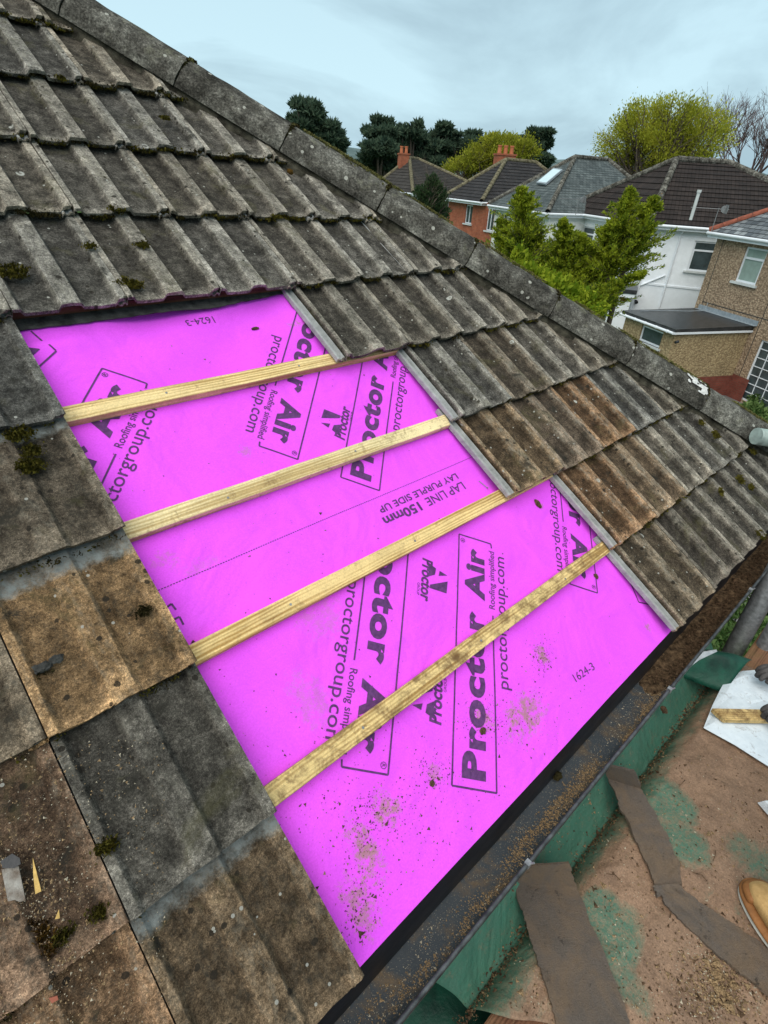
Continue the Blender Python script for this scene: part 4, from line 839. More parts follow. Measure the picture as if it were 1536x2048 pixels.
# curled up end of the tarpaulin
def pp(x, y, z): return pz(x, y, z)
A0, A1 = pp(1352, 1350, -1.74), pp(1448, 1386, -1.745); B0, B1 = pp(1400, 1318, -1.66), pp(1482, 1338, -1.68); C0, C1 = pp(1432, 1301, -1.60), pp(1500, 1316, -1.62); D0, D1 = pp(1400, 1308, -1.67), pp(1502, 1330, -1.70)
def bez(a, b, c, d_, t): return a*(1-t)**3+b*3*t*(1-t)**2+c*3*t*t*(1-t)+d_*t**3
v = []; n = 16
for j in range(n):
    q = j/(n-1); a = bez(A0, B0, C0, D0+Vector((.02, .03, .0)), q); b = bez(A1, B1, C1, D1+Vector((.02, .03, 0)), q)
    for i in range(n): k = i/(n-1); v.append(a.lerp(b, k)+Vector((0, 0, .012*math.sin(k*3.14)*q)))
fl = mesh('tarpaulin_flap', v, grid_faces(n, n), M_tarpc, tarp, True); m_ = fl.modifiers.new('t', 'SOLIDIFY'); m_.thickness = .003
v = []; top_ = [(1262, 1392), (1300, 1366), (1340, 1330), (1385, 1306), (1432, 1299)]; bot_ = [(1268, 1396), (1318, 1378), (1365, 1345), (1398, 1320), (1434, 1303)]
for k_, row in enumerate((top_, bot_)):
    for i, (x, y) in enumerate(row): v.append(pp(x, y, -1.70+.02*i-.012*k_))
fl = mesh('tarpaulin_underside', v, grid_faces(5, 2), M_white, tarp, True); m_ = fl.modifiers.new('t', 'SOLIDIFY'); m_.thickness = .003

# felt strips on the deck
def strip(name, left, right, zs, label, ext=0, th=.006, seed=0):
    v = []; N_ = 90; K = 9
    def samp(row, q):
        k = q*(len(row)-1); i = min(int(k), len(row)-2); return row[i].lerp(row[i+1], k-i)
    Lp = [pp(x, y, z) for (x, y), z in zip(left, zs)]; Rp = [pp(x, y, z) for (x, y), z in zip(right, zs)]
    for j in range(N_):
        q = j/(N_-1); a, b = samp(Lp, q), samp(Rp, q)
        for i in range(K):
            k = i/(K-1); e = (.007*mnoise.noise(Vector((q*14, k*3, seed)))+.005*mnoise.noise(Vector((q*60, k*3, seed)))) if i in (0, K-1) else 0
            p_ = a.lerp(b, k); p_ += (b-a).normalized()*e; p_.z += .004*mnoise.noise(Vector((q*9, k*4, seed+2)))+.004+(.006*max(0, mnoise.noise(Vector((q*7, seed, 5)))) if i in (0, K-1) else 0); v.append(p_)
    o = mesh(name, v, grid_faces(K, N_), M_strip, None, False); m_ = o.modifiers.new('t', 'SOLIDIFY'); m_.thickness = th; m_.offset = 1; return tag(o, label, 'felt strip')
strip('felt_strip', [(1040, 1735), (1027, 1769), (1066, 1895), (1114, 2048), (1135, 2110)], [(1138, 1728), (1152, 1776), (1205, 1900), (1261, 2048), (1285, 2110)], [-1.66, -1.745, -1.735, -1.735, -1.735], 'wide dusty grey-brown felt strip on the tarpaulin running to the bottom of the picture')
strip('felt_strip', [(1205, 1532), (1216, 1560), (1262, 1660), (1306, 1760), (1315, 1796)], [(1268, 1545), (1283, 1580), (1330, 1665), (1358, 1728), (1362, 1768)], [-1.64, -1.72, -1.733, -1.733, -1.733], 'narrow dark brown felt strip slanting away from the gutter', th=.009, seed=4)
strip('felt_strip', [(1306, 1772), (1340, 1822), (1440, 1915), (1536, 1990), (1600, 2040)], [(1352, 1768), (1400, 1806), (1480, 1858), (1560, 1916), (1640, 1975)], [-1.728, -1.733, -1.733, -1.733, -1.733], 'narrow grey felt strip lying across the deck towards the boot', th=.009, seed=9)
def f_deck():
    x, y = rr.uniform(1020, 1560), rr.uniform(1500, 2070)
    if rr.random() < .35: x, y = rr.gauss(1440, 50), rr.gauss(1960, 50)
    p_ = pp(x, y, -1.742); q_ = p_-O; s, h_ = q_.dot(u), q_.dot(dh); h_ = max(h_, 1.45); p_ = Q(s, h_, tz(s, h_)+.001)
    return p_, u, dh, Vector((0, 0, 1))
grit('deck_crumbs', f_deck, 1700, .0030, M_soil, 'dark crumbs scattered on the muddy tarpaulin', 'dirt'); grit('deck_crumbs', f_deck, 900, .0022, M_gritw, 'pale crumbs scattered on the muddy tarpaulin', 'dirt'); grit('deck_crumbs', f_deck, 1400, .0030, M_grit, 'sandy crumbs scattered on the muddy tarpaulin', 'dirt')
def f_rub():
    x, y = rr.gauss(1440, 28), rr.gauss(1970, 30); p_ = pp(x, y, -1.738); return p_, u, dh, Vector((0, 0, 1))
def f_tro():
    s = rr.uniform(-.9, 1.1); h_ = rr.gauss(1.556+.008*math.sin(s*6), .009); return Q(s, h_, tz(s, h_)+.001), u, dh, Vector((0, 0, 1))
grit('trough_dirt', f_tro, 2200, .0035, M_soil, 'brown dirt gathered in the fold of the tarpaulin beside the gutter', 'dirt', .7); grit('trough_dirt', f_tro, 1500, .003, M_grit, 'sandy dirt gathered in the fold of the tarpaulin beside the gutter', 'dirt', .7)
grit('rubble', f_rub, 260, .0055, M_grit, 'small heap of mortar rubble on the deck near the bottom right', 'rubble', .8)
lump('moss_clump', pp(1328, 1420, -1.70), .014, M_soil, 'dark moss ball on the green tarpaulin just outside the gutter', 'moss', 17)
for k in range(7):
    x, y = [(1430, 1700), (1385, 1745), (1480, 1870), (1370, 1560), (1340, 1835), (1240, 1760), (1420, 1850)][k]; a = rr.uniform(0, 6.28); p_ = pp(x, y, -1.735); q_ = p_+Vector((math.cos(a), math.sin(a), 0))*.04
    o = MB().path([p_, p_.lerp(q_, .5)+Vector((0.006, .004, .004)), q_], [.0014, .0012, .0008], 6).build('twig', M_soil); tag(o, ['thin dark twig nearest the middle of the deck', 'thin dark twig just above the boot', 'curved dark twig touching the boot sole', 'thin dark twig under the white sheet', 'short twig beside the bend in the grey felt strip', 'short twig beside the narrow brown felt strip', 'short twig between the felt strip and the boot'][k], 'twig', 'twigs on the muddy deck')

# white sheet
pts = [(1408, 1454), (1425, 1410), (1440, 1380), (1455, 1352), (1484, 1342), (1540, 1338), (1620, 1340), (1660, 1420), (1640, 1560), (1536, 1532), (1470, 1490)]
bm = bmesh.new(); cc = Vector((0, 0, 0)); vv = [pp(x, y, -1.725) for x, y in pts]; cen = sum(vv, Vector())/len(vv); rings = []
for k in range(6):
    q = 1-k/6; rings.append([bm.verts.new(cen.lerp(p_, q)+Vector((0, 0, .008*mnoise.noise(p_*9+Vector((k, 0, 0)))+(.006 if k else 0)))) for p_ in vv])
for k in range(5):
    for i in range(len(vv)): bm.faces.new((rings[k][i], rings[k][(i+1) % len(vv)], rings[k+1][(i+1) % len(vv)], rings[k+1][i]))
bm.faces.new(rings[-1]); bmesh.ops.recalc_face_normals(bm, faces=bm.faces); me = bpy.data.meshes.new('plastic_sheet'); bm.to_mesh(me); bm.free(); me.materials.append(M_dw); o = bpy.data.objects.new('plastic_sheet', me); C.objects.link(o); m_ = o.modifiers.new('t', 'SOLIDIFY'); m_.thickness = .002; tag(o, 'dirty white plastic sheet lying on the deck under the timber offcut', 'plastic sheet')
# paper pad
a = pp(1515, 1606, -1.73)
b = MB()
for k in range(6): b.box(a+Vector((0.002*k, -.001*k, .004*k)), Vector((.16, .02, 0)), Vector((.035, -.11, 0)), Vector((0, 0, .0032)))
tag(b.build('paper_stack', M_white), 'white stack of folded sheets at the right edge above the boot', 'paper')
# timber offcut
a0, a1 = pp(1424, 1416, -1.69), pp(1660, 1421, -1.69); ax = (a1-a0).normalized(); zz = Vector((0, 0, 1)); ay = zz.cross(ax).normalized()
if ay.dot(a0-pp(1424, 1450, -1.69)) > 0: ay = -ay
b = MB().box((0, 0, -.022), ((a1-a0).length, 0, 0), (0, .050, 0), (0, 0, .022)); bm = bmesh.new(); vv = [bm.verts.new(q) for q in b.v]; [bm.faces.new([vv[i] for i in f]) for f in b.f]
for v_ in bm.verts:
    if v_.co.x < .001: v_.co.x += .022*(v_.co.y/.05)
bmesh.ops.bevel(bm, geom=bm.edges[:], offset=.002, segments=2, affect='EDGES'); me = bpy.data.meshes.new('timber_offcut'); bm.to_mesh(me); bm.free(); me.materials.append(M_bat[3]); o = bpy.data.objects.new('timber_offcut', me); C.objects.link(o)
bx_ = Matrix((ax, ay, ax.cross(ay))).transposed().to_4x4(); bx_.translation = a0; o.matrix_world = bx_
if ax.cross(ay).z < 0: o.matrix_world = bx_ @ Matrix.Scale(-1, 4, (0, 0, 1))
tag(o, 'short yellow timber offcut held by a dark gloved hand over the white sheet', 'timber')

# ---- person crouching at the right edge: only glove and boot reach into the picture
pers = empty('person', pp(1600, 1900, -1.74)); tag(pers, 'person crouching on the deck in tan boots and dark ribbed gloves, holding the timber offcut', 'person')
toe = pp(1482, 1795, -1.70); heel = pp(1620, 2030, -1.70); bd = (heel-toe); bd.z = 0; bd.normalize(); bs_ = Vector((0, 0, 1)).cross(bd)
if bs_.dot(R_) < 0: bs_ = -bs_
tip = pp(1463, 1790, -1.745)+bd*.0; tip.z = H-1.745
# loft of the boot: stations along bd from the toe
def boot(org, name, parent, fwd, side):
    st = [(0, .012, .014), (.008, .026, .032), (.022, .038, .045), (.045, .046, .054), (.075, .050, .060), (.11, .051, .068), (.15, .046, .085), (.18, .040, .105), (.21, .038, .120), (.25, .037, .120), (.275, .033, .118), (.29, .022, .10)]
    def loft(rows, mat, nm, par, z0, kx):
        v = []; n = 20
        for x, w_, h_ in rows:
            for i in range(n):
                a_ = 2*math.pi*i/n; cx_, sx_ = math.cos(a_), math.sin(a_); y = w_*kx*math.copysign(abs(cx_)**.8, cx_); z = z0+(h_*(.5+.5*math.copysign(abs(sx_)**.75, sx_))); v.append(org+fwd*x+side*y+Vector((0, 0, z)))
        f = [(j*n+i, j*n+(i+1) % n, (j+1)*n+(i+1) % n, (j+1)*n+i) for j in range(len(rows)-1) for i in range(n)]+[tuple(range(n-1, -1, -1)), tuple(range((len(rows)-1)*n, len(rows)*n))]
        bm = bmesh.new(); vv = [bm.verts.new(q) for q in v]; [bm.faces.new([vv[i] for i in q]) for q in f]; bmesh.ops.recalc_face_normals(bm, faces=bm.faces); me = bpy.data.meshes.new(nm); bm.to_mesh(me); bm.free(); me.polygons.foreach_set('use_smooth', [True]*len(me.polygons)); me.materials.append(mat)
        o = bpy.data.objects.new(nm, me); C.objects.link(o); child(o, par); m_ = o.modifiers.new('s', 'SUBSURF'); m_.levels = 1; m_.render_levels = 2; return o
    up = loft([(x+.006, w_*.90, h_) for x, w_, h_ in st], M_leather, name, parent, .022, 1)
    loft([(x-.006, w_*1.12+.003, .024) for x, w_, h_ in st[:6]]+[(x, w_*1.12+.003, .022) for x, w_, h_ in st[6:]], M_rubber, 'rubber_welt', up, .010, 1)
    loft([(x-.004, w_*1.1+.002, .012) for x, w_, h_ in st], M_sole, 'sole', up, 0, 1)
    loft([(x*.62-.001, w_*1.02, h_*.50+.006) for x, w_, h_ in st[:6]], M_rubber, 'toe_cap', up, .020, 1)
    b = MB().tube(org+fwd*.235+Vector((0, 0, .12)), org+fwd*.245+Vector((0, 0, .21)), .048, .052, 16); mesh('shaft', b.v, b.f, M_leather, up, True); return up
org = pp(1462, 1772, -1.742)+bs_*.048
boot(org, 'boot', pers, bd, bs_)
org2 = org+bs_*.24+bd*.05; boot(org2, 'boot', pers, bd, bs_)
ank1 = org+bd*.24+Vector((0, 0, .2)); ank2 = org2+bd*.24+Vector((0, 0, .2))
kn1 = ank1-bd*.22+Vector((0, 0, .33))+bs_*.12; kn2 = ank2-bd*.20+Vector((0, 0, .34))+bs_*.16; pel = (ank1+ank2)/2+bd*.12+Vector((0, 0, .28))+bs_*.2
chest = pel-bd*.18+Vector((0, 0, .42))+bs_*.1; neck = chest-bd*.07+Vector((0, 0, .16)); head = neck-bd*.03+Vector((0, 0, .13))
glv = pp(1575, 1425, -1.655); sh1 = chest+Vector((0, 0, .06))-bs_*.16; sh2 = chest+Vector((0, 0, .06))+bs_*.2; elb = (sh1+glv)/2+Vector((0, 0, -.02))+bs_*.12; wr = glv+(elb-glv).normalized()*.10
hand2 = pp(1640, 1350, -1.62); elb2 = (sh2+hand2)/2+bs_*.1; wr2 = hand2+(elb2-hand2).normalized()*.1
skin('trousers', [(pel, .13), (pel-bs_*.09, .095), (kn1, .07), (ank1, .055), (pel+bs_*.09, .095), (kn2, .07), (ank2, .055), (pel+Vector((0, 0, .12)), .13)], [(0, 1), (1, 2), (2, 3), (0, 4), (4, 5), (5, 6), (0, 7)], M_cloth, pers)
skin('jacket', [(pel+Vector((0, 0, .10)), .145), (chest, .16), (neck-Vector((0, 0, .04)), .075), (sh1, .08), (elb, .055), (wr, .042), (sh2, .08), (elb2, .055), (wr2, .042)], [(0, 1), (1, 2), (1, 3), (3, 4), (4, 5), (1, 6), (6, 7), (7, 8)], M_cloth, pers)
hd_ = skin('head', [(neck, .055), (neck+Vector((0, 0, .05)), .055), (head, .085), (head+Vector((0, 0, .06)), .075), (head-bd*.075-Vector((0, 0, .01)), .03), (head-bd*.098-Vector((0, 0, .02)), .012), (head-bd*.06-Vector((0, 0, .065)), .04)], [(0, 1), (1, 2), (2, 3), (2, 4), (4, 5), (2, 6)], M_skin, pers)
skin('hair', [(head+bd*.035+Vector((0, 0, .03)), .075), (head+bd*.01+Vector((0, 0, .085)), .07), (head-bd*.04+Vector((0, 0, .09)), .05)], [(0, 1), (1, 2)], M_hair, hd_)
# gloves: palm + four fingers + thumb curled over the timber
def glove(wrist, palm, fdir, curl, mat, parent, spread):
    nodes = [(wrist, .036), (palm.lerp(wrist, .5), (.042, .032)), (palm, (.046, .026))]; ed = [(0, 1), (1, 2)]
    fl_ = [.075, .085, .08, .062]
    for i in range(4):
        b_ = palm+spread*(i-1.5)*.021+fdir*.012; l = fl_[i]; m1 = b_+fdir*l*.42+curl*.004; m2_ = m1+(fdir*.75+curl*.65).normalized()*l*.33; m3 = m2_+(fdir*.15+curl).normalized()*l*.27; k = len(nodes)
        nodes += [(b_, .0125), (m1, .0125), (m2_, .0118), (m3, .0105)]; ed += [(2, k), (k, k+1), (k+1, k+2), (k+2, k+3)]
    k = len(nodes); tb = palm.lerp(wrist, .45)-spread*.035; nodes += [(tb, .015), (tb-spread*.02+fdir*.03+curl*.02, .0135), (tb-spread*.012+fdir*.058+curl*.035, .012)]; ed += [(1, k), (k, k+1), (k+1, k+2)]
    o = skin('glove', nodes, ed, mat, parent, 2); return o
dn = Vector((0, 0, -1)); fd = (pp(1520, 1425, -1.66)-glv); fd.normalize(); spd = Vector((0, 0, 1)).cross(fd).normalized()
glove(wr, pp(1576, 1425, -1.645), fd, dn, M_glove, pers, spd)
fd2 = (pp(1515, 1345, -1.65)-hand2).normalized(); glove(wr2, pp(1562, 1345, -1.63), fd2, dn, M_glove, pers, Vector((0, 0, 1)).cross(fd2).normalized())

# scaffold tubes
def pole(x, y, z, r, z1, z0, label):
    b_ = pz(x, y, z); n = 24; m_ = MB(); a = Vector((b_.x, b_.y, H+z0)); c = Vector((b_.x, b_.y, H+z1)); m_.tube(a, c, r, n=n); o = mesh('scaffold_tube', m_.v, m_.f, M_steel, None); o.data.polygons.foreach_set('use_smooth', [len(p_.vertices) == 4 for p_ in o.data.polygons]); return tag(o, label, 'scaffold tube')
pole(1458, 1318, -1.95, .043, 1.6, -H, 'thick upright grey scaffold tube right beside the gutter'); pole(1497, 1345, -1.95, .032, 1.6, -H, 'thinner upright grey scaffold tube next to the scaffold boards')
a = ray(1512, 872)*2.75+CAM; b_ = ray(1700, 905)*2.85+CAM; m_ = MB().tube(a, b_, .042, n=24); o = mesh('scaffold_tube', m_.v, m_.f, simple('pale_green_tube_cap', (.30, .38, .36), .3, 25, .5, .4)); o.data.polygons.foreach_set('use_smooth', [len(p_.vertices) == 4 for p_ in o.data.polygons]); tag(o, 'pale green capped scaffold tube end poking out beyond the hip', 'scaffold tube')

# ================================================================ SURROUNDINGS
def groundm():
    v = []; f = []; n = 60
    xs = [(-1 if k < n/2 else 1)*abs((k-(n-1)/2)/((n-1)/2))**2.2*1200 for k in range(n)]
    for j in range(n):
        for i in range(n): x, y = xs[i], xs[j]+30; v.append((x, y, 0 if abs(x)+abs(y-30) < 120 else 0))
    return mesh('ground', v, grid_faces(n, n), M_grass)
tag(groundm(), None, None, None, 'structure')
# low far hill
v = []; n = 80
for j in range(6):
    for i in range(n):
        a = rad(-70+140*i/(n-1)); R = 420+90*j; hh = [0, 12, 22, 26, 16, 0][j]*(1+.35*mnoise.noise(Vector((i*.13, j*.5, 2))))*(.9 if i < n*.7 else .7); v.append((math.sin(a)*R, math.cos(a)*R, hh))
o = mesh('hill', v, grid_faces(n, 6), simple('wooded_hill', (.10, .15, .15), .3, .05, 1, .0, 0, 0, 1, (.16, .21, .21)), None, True); tag(o, kind='structure')

def uvmesh(name, polys, mat, parent):        # polys: list of (verts, uvs)
    v, f, uv = [], [], []
    for ps, us in polys:
        b = len(v); v += ps; f.append(tuple(range(b, b+len(ps)))); uv += us
    me = bpy.data.meshes.new(name); me.from_pydata([tuple(q) for q in v], [], f); l = me.uv_layers.new(name='UVMap'); l.data.foreach_set('uv', [c for q in uv for c in q]); me.materials.append(mat)
    o = bpy.data.objects.new(name, me); C.objects.link(o); child(o, parent); return o
def wall_face(a, b, z0, z1, holes, polys, reveal=.09, inward=None):    # a,b xy ends seen from outside; holes (x0,x1,z0,z1) in metres along / absolute z
    a3 = Vector((a[0], a[1], 0)); d3 = Vector((b[0]-a[0], b[1]-a[1], 0)); Lw = d3.length; d3.normalize(); nrm = inward
    xs = sorted({0, Lw, *[h[0] for h in holes], *[h[1] for h in holes]}); zs = sorted({z0, z1, *[h[2] for h in holes], *[h[3] for h in holes]})
    for i in range(len(xs)-1):
        for j in range(len(zs)-1):
            xm, zm = (xs[i]+xs[i+1])/2, (zs[j]+zs[j+1])/2
            if any(h[0] < xm < h[1] and h[2] < zm < h[3] for h in holes): continue
            q = [(xs[i], zs[j]), (xs[i+1], zs[j]), (xs[i+1], zs[j+1]), (xs[i], zs[j+1])]
            polys.append(([a3+d3*x+Vector((0, 0, z)) for x, z in q], q))
    for h in holes:
        c4 = [(h[0], h[2]), (h[1], h[2]), (h[1], h[3]), (h[0], h[3])]
        for k in range(4):
            (xa, za), (xb, zb) = c4[k], c4[(k+1) % 4]; pa, pb = a3+d3*xa+Vector((0, 0, za)), a3+d3*xb+Vector((0, 0, zb)); polys.append(([pa, pb, pb+nrm*reveal, pa+nrm*reveal], [(0, 0), (.1, 0), (.1, .1), (0, .1)]))
    return a3, d3
def window(parent, a3, d3, inw, h, style='top', glass=None, sill=True):
    x0, x1, z0, z1 = h; base = a3+inw*.06; fw = .065; up = Vector((0, 0, 1)); m_ = MB()
    def bar(xa, xb, za, zb, dp=.045, off=0): m_.box(base+d3*xa+up*za-inw*(off), d3*(xb-xa), inw*dp, up*(zb-za))
    bar(x0+.001, x0+fw, z0, z1); bar(x1-fw, x1-.001, z0, z1); bar(x0+fw, x1-fw, z0+.001, z0+fw); bar(x0+fw, x1-fw, z1-fw, z1-.001)
    if style == 'top': bar(x0+fw, x1-fw, z0+(z1-z0)*.66, z0+(z1-z0)*.66+.07, .05, .012); bar(x0+fw, x0+fw+.03, z0+fw, z0+(z1-z0)*.66, .03, .005)
    if style == 'side': bar((x0+x1)/2-.03, (x0+x1)/2+.03, z0+fw, z1-fw)
    if style == 'grid':
        for k in range(1, 4): xx = x0+(x1-x0)*k/4; bar(xx-.012, xx+.012, z0+fw, z1-fw, .03)
        for k in range(1, 7): zz_ = z0+(z1-z0)*k/7; bar(x0+fw, x1-fw, zz_-.012, zz_+.012, .028)
    w_ = mesh('window' if style != 'grid' else 'door', m_.v, m_.f, M_upvc, parent)
    g = MB().box(base+d3*(x0+fw)+inw*.022+up*(z0+fw), d3*(x1-x0-2*fw), inw*.006, up*(z1-z0-2*fw)); mesh('pane', g.v, g.f, glass or M_glass, w_)
    if sill: s = MB().box(a3+d3*(x0-.1)-inw*.09+up*(z0-.075), d3*(x1-x0+.2), inw*.16, up*.075); mesh('sill', s.v, s.f, M_ups, w_)
    return w_
def roof_face(b0, b1, t0, t1, polys, step=.345, lift=.035):
    # b0,b1 eave points (left,right), t0,t1 ridge points ; stepped courses
    e = (b1-b0).normalized(); mid = (b0+b1)/2; up_ = ((t0+t1)/2-mid); up_ = up_-e*up_.dot(e); Lv = up_.length; upn = up_.normalized(); nrm = e.cross(upn)
    if nrm.z < 0: nrm = -nrm
    n = max(2, int(Lv/step))
    for k in range(n):
        q0, q1 = k/n, (k+1)/n; A, B = b0.lerp(t0, q0)+nrm*lift, b1.lerp(t1, q0)+nrm*lift; Cc, D = b1.lerp(t1, q1)+nrm*.004, b0.lerp(t0, q1)+nrm*.004
        uv = lambda p_, q: ((p_-b0).dot(e), q*Lv)
        polys.append(([A, B, Cc, D], [uv(A, q0), uv(B, q0), uv(Cc, q1), uv(D, q1)])); polys.append(([A-nrm*lift, B-nrm*lift, B, A], [uv(A, q0), uv(B, q0), uv(B, q0+.001), uv(A, q0+.001)]))
def V3(xy, z): return Vector((xy[0], xy[1], z))
def hipped(name, label, corners, ze, apexes, wallm, roofm, ridgem, holes=None, zg=0., gut=True, over=.32, step=.345, lift=.035, ridge_r=.11, nowall=(), wallmats=None):
    """corners: 4 plan points clockwise seen from above starting at the near-left; apexes: 2 points (first joins corners 0,3; second 1,2)"""
    cen = sum((Vector(c).to_2d() for c in corners), Vector((0, 0)))/4; root = empty(name, (cen.x, cen.y, zg)); tag(root, label, 'house')
    cs = [Vector((c[0], c[1])) for c in corners]; ins = [c+(cen-c).normalized()*over*1.3 for c in cs]
    polys = []; wins = []
    for k in range(4):
        a, b = ins[k], ins[(k+1) % 4]; mid = (a+b)/2; inw = (cen-mid); dd = (b-a).normalized(); inw = inw-dd*inw.dot(dd); inw = Vector((inw.x, inw.y, 0)).normalized()
        hs = (holes or {}).get(k, []); a3, d3 = wall_face(a, b, zg, ze-.02, [h[0] for h in hs], polys, inward=inw)
        wins += [(a3, d3, inw, h) for h in hs]
    uvmesh('wall', polys, wallm, root)
    for a3, d3, inw, h in wins: window(root, a3, d3, inw, h[0], *h[1:])
    E_ = [V3(c, ze) for c in cs]; A, B = [Vector(p_) for p_ in apexes]; rp = []
    roof_face(E_[0], E_[1], A, B, rp, step, lift); roof_face(E_[1], E_[2], B, B, rp, step, lift); roof_face(E_[2], E_[3], B, A, rp, step, lift); roof_face(E_[3], E_[0], A, A, rp, step, lift)
    rp.append(([p_-Vector((0, 0, .03)) for p_ in E_], [(0, 0)]*4)); ro = uvmesh('roof', rp, roofm, root)
    m_ = MB(); up = Vector((0, 0, .03))
    for p_, q in ((E_[0], A), (E_[1], B), (E_[2], B), (E_[3], A), (A, B)):
        k = max(3, int((q-p_).length/.45))
        for i in range(k): m_.tube(p_.lerp(q, i/k)+up, p_.lerp(q, (i+.97)/k)+up, ridge_r*1.04, ridge_r*.96, 10, False)
    mesh('ridge_tiles', m_.v, m_.f, ridgem, ro)
    if gut:
        g = MB(); fsc = MB()
        for k in range(4):
            a, b = E_[k], E_[(k+1) % 4]; dd = (b-a).normalized(); out = V3(cs[k], 0)+V3(cs[(k+1) % 4], 0); out = (out/2-V3(cen, 0)); out.z = 0; out = (out-dd*out.dot(dd)).normalized()
            g.tube(a+out*.05-Vector((0, 0, .06)), b+out*.05-Vector((0, 0, .06)), .055, n=10)
            fsc.box(a+dd*.003-Vector((0, 0, .20)), dd*((b-a).length-.006), -out*.022, Vector((0, 0, .17)))
        for k in range(4):
            pass
        v4 = [p_-Vector((0, 0, .20)) for p_ in E_]; fsc.add(v4, [(0, 1, 2, 3)])
        mesh('gutter', g.v, g.f, M_upvc, root); mesh('fascia', fsc.v, fsc.f, M_upvc, root)
    return root, ro, ins, cen
def XY(p_): return (p_.x, p_.y)
EZ = -1.4
# --- white rendered house
Cw = XY(pz(1297, 446, EZ)); Lw = XY(pz(1120, 420, EZ)); Rw = (Cw[0]+8.6*math.cos(rad(-19)), Cw[1]+8.6*math.sin(rad(-19))); Bw = (Lw[0]+Rw[0]-Cw[0]+.6, Lw[1]+Rw[1]-Cw[1]+.3)
apA = pdist(1353, 320, 31.8); apB = pdist(1457, 327, 33.2)
def along(root_ins, k, cw):  return None
white, wroof, wins_, wcen = hipped('white_house', 'white rendered house with dark brown hipped roof behind the big conifer', [Cw, Rw, Bw, Lw], H+EZ, [apA, apB], M_render, M_rbrown, M_hipt, holes={0: [((1.75, 3.3, H-3.08, H-1.93), 'top')], 3: [((1.6, 2.7, H-3.0, H-1.95), 'top'), ]}, ridge_r=.14)
a_, b_ = wins_[0], wins_[1]; dW = Vector((b_.x-a_.x, b_.y-a_.y, 0)).normalized(); oW = Vector((dW.y, -dW.x, 0))
def wp(x, z, out=0): return Vector((a_.x, a_.y, H+z))+dW*x+oW*out
m_ = MB()
for x in (.08, 1.14): m_.path([wp(x+.06, -1.5, .30), wp(x+.04, -1.60, .2), wp(x, -1.75, .045), wp(x, -6.7, .045)], [.034]*4, 10)
mesh('downpipe', m_.v, m_.f, M_upvc, white); m_ = MB().path([wp(.12, -3.85, .05), wp(.22, -3.80, .05), wp(1.0, -3.35, .05)], [.03, .03, .03], 8); mesh('waste_pipe', m_.v, m_.f, M_upvc, white)
m_ = MB().box(wp(-.02, -3.80, .0), dW*8, oW*.035, Vector((0, 0, .07))); mesh('string_course', m_.v, m_.f, M_rendsm, white)
m_ = MB().box(wp(-.02, -6.7, .0), dW*8, oW*.006, Vector((0, 0, 2.9))); mesh('lower_wall', m_.v, m_.f, M_rendsm, white)
m_ = MB().tube(wp(.1, -4.5, .05), wp(.1, -4.5, .14), .05, n=10).tube(wp(.12, -4.52, .14), wp(.16, -4.56, .22), .07, n=12); mesh('security_light', m_.v, m_.f, M_blackpl, white)
# vent pipe through the roof
vp = pz(1381, 440, -1.05); m_ = MB().tube(vp, vp+Vector((0, 0, .95)), .055, n=12).tube(vp+Vector((0, 0, .86)), vp+Vector((0, 0, .95)), .075, n=12); mesh('vent_pipe', m_.v, m_.f, M_ups, wroof)
# low wing with black flat roof
wing = empty('white_annexe', pz(1225, 640, -6.7)); tag(wing, 'low white annexe with a black flat roof half hidden behind the conifer', 'annexe')
e0 = Vector((a_.x, a_.y, 0))-dW*.15; pol = []
ax_ = e0+oW*.0; p0 = ax_+oW*1.6-dW*3.2; p1 = ax_+oW*1.6; p2 = ax_+oW*.02; p3 = ax_-dW*3.2
cenw = (p0+p2)/2
for q0, q1, hs in ((p0, p1, [(1.9, 2.45, H-6.0, H-4.75)]), (p1, p2, []), (p3, p0, [])):
    mid = (q0+q1)/2; inw = cenw-mid; dd = (q1-q0).normalized(); inw = (inw-dd*inw.dot(dd)).normalized(); a3, d3 = wall_face(q0.to_2d(), q1.to_2d(), 0, H-4.0, hs, pol, inward=inw)
    if hs: keep = (a3, d3, inw, hs[0])
uvmesh('wall', pol, M_rendsm, wing); window(wing, *keep, 'plain')
m_ = MB().box(Vector((p0.x, p0.y, H-4.0))-dW*.15+oW*.15, dW*3.5, -oW*1.72, Vector((0, 0, .16))); mesh('flat_roof', m_.v, m_.f, M_flat, wing)
m_ = MB().box(Vector((p0.x, p0.y, H-4.16))-dW*.1+oW*.12, dW*3.4, -oW*.03, Vector((0, 0, .155))); mesh('fascia', m_.v, m_.f, M_upvc, wing)

# --- brown pebbledashed house with extension
Bc = pz(1418, 462, EZ); db = Vector((math.cos(rad(-72.8)), math.sin(rad(-72.8)), 0)); ib = Vector((math.cos(rad(17.2)), math.sin(rad(17.2)), 0))
c0_ = XY(Bc); c1_ = XY(Bc+db*9); c2_ = XY(Bc+db*9+ib*8); c3_ = XY(Bc+ib*8)
ap1 = Bc+ib*4+db*4.2; ap1.z = H+EZ+2.7; ap2 = Bc+ib*4+db*5; ap2.z = H+EZ+2.7
Bw2 = pz(1424, 466, EZ)
brown, broof, bins, bcen = hipped('pebbledash_house', 'brown pebbledashed house with slate roof and red hip tiles at the right edge', [c1_, c0_, c3_, c2_], H+EZ, [ap2, ap1], M_dash, M_slate2, M_ridger, over=.28, step=.2, lift=.012, ridge_r=.10,
    holes={0: [((9-.35*2-1.27-.93+.02, 9-.7-1.27+.02, H-2.86, H-1.72), 'top', M_frost), ((9-.7-3.25-1.75, 9-.7-3.25, H-6.6, H-4.45), 'grid', M_glass, False)]})
b0_ = bins[1]; 
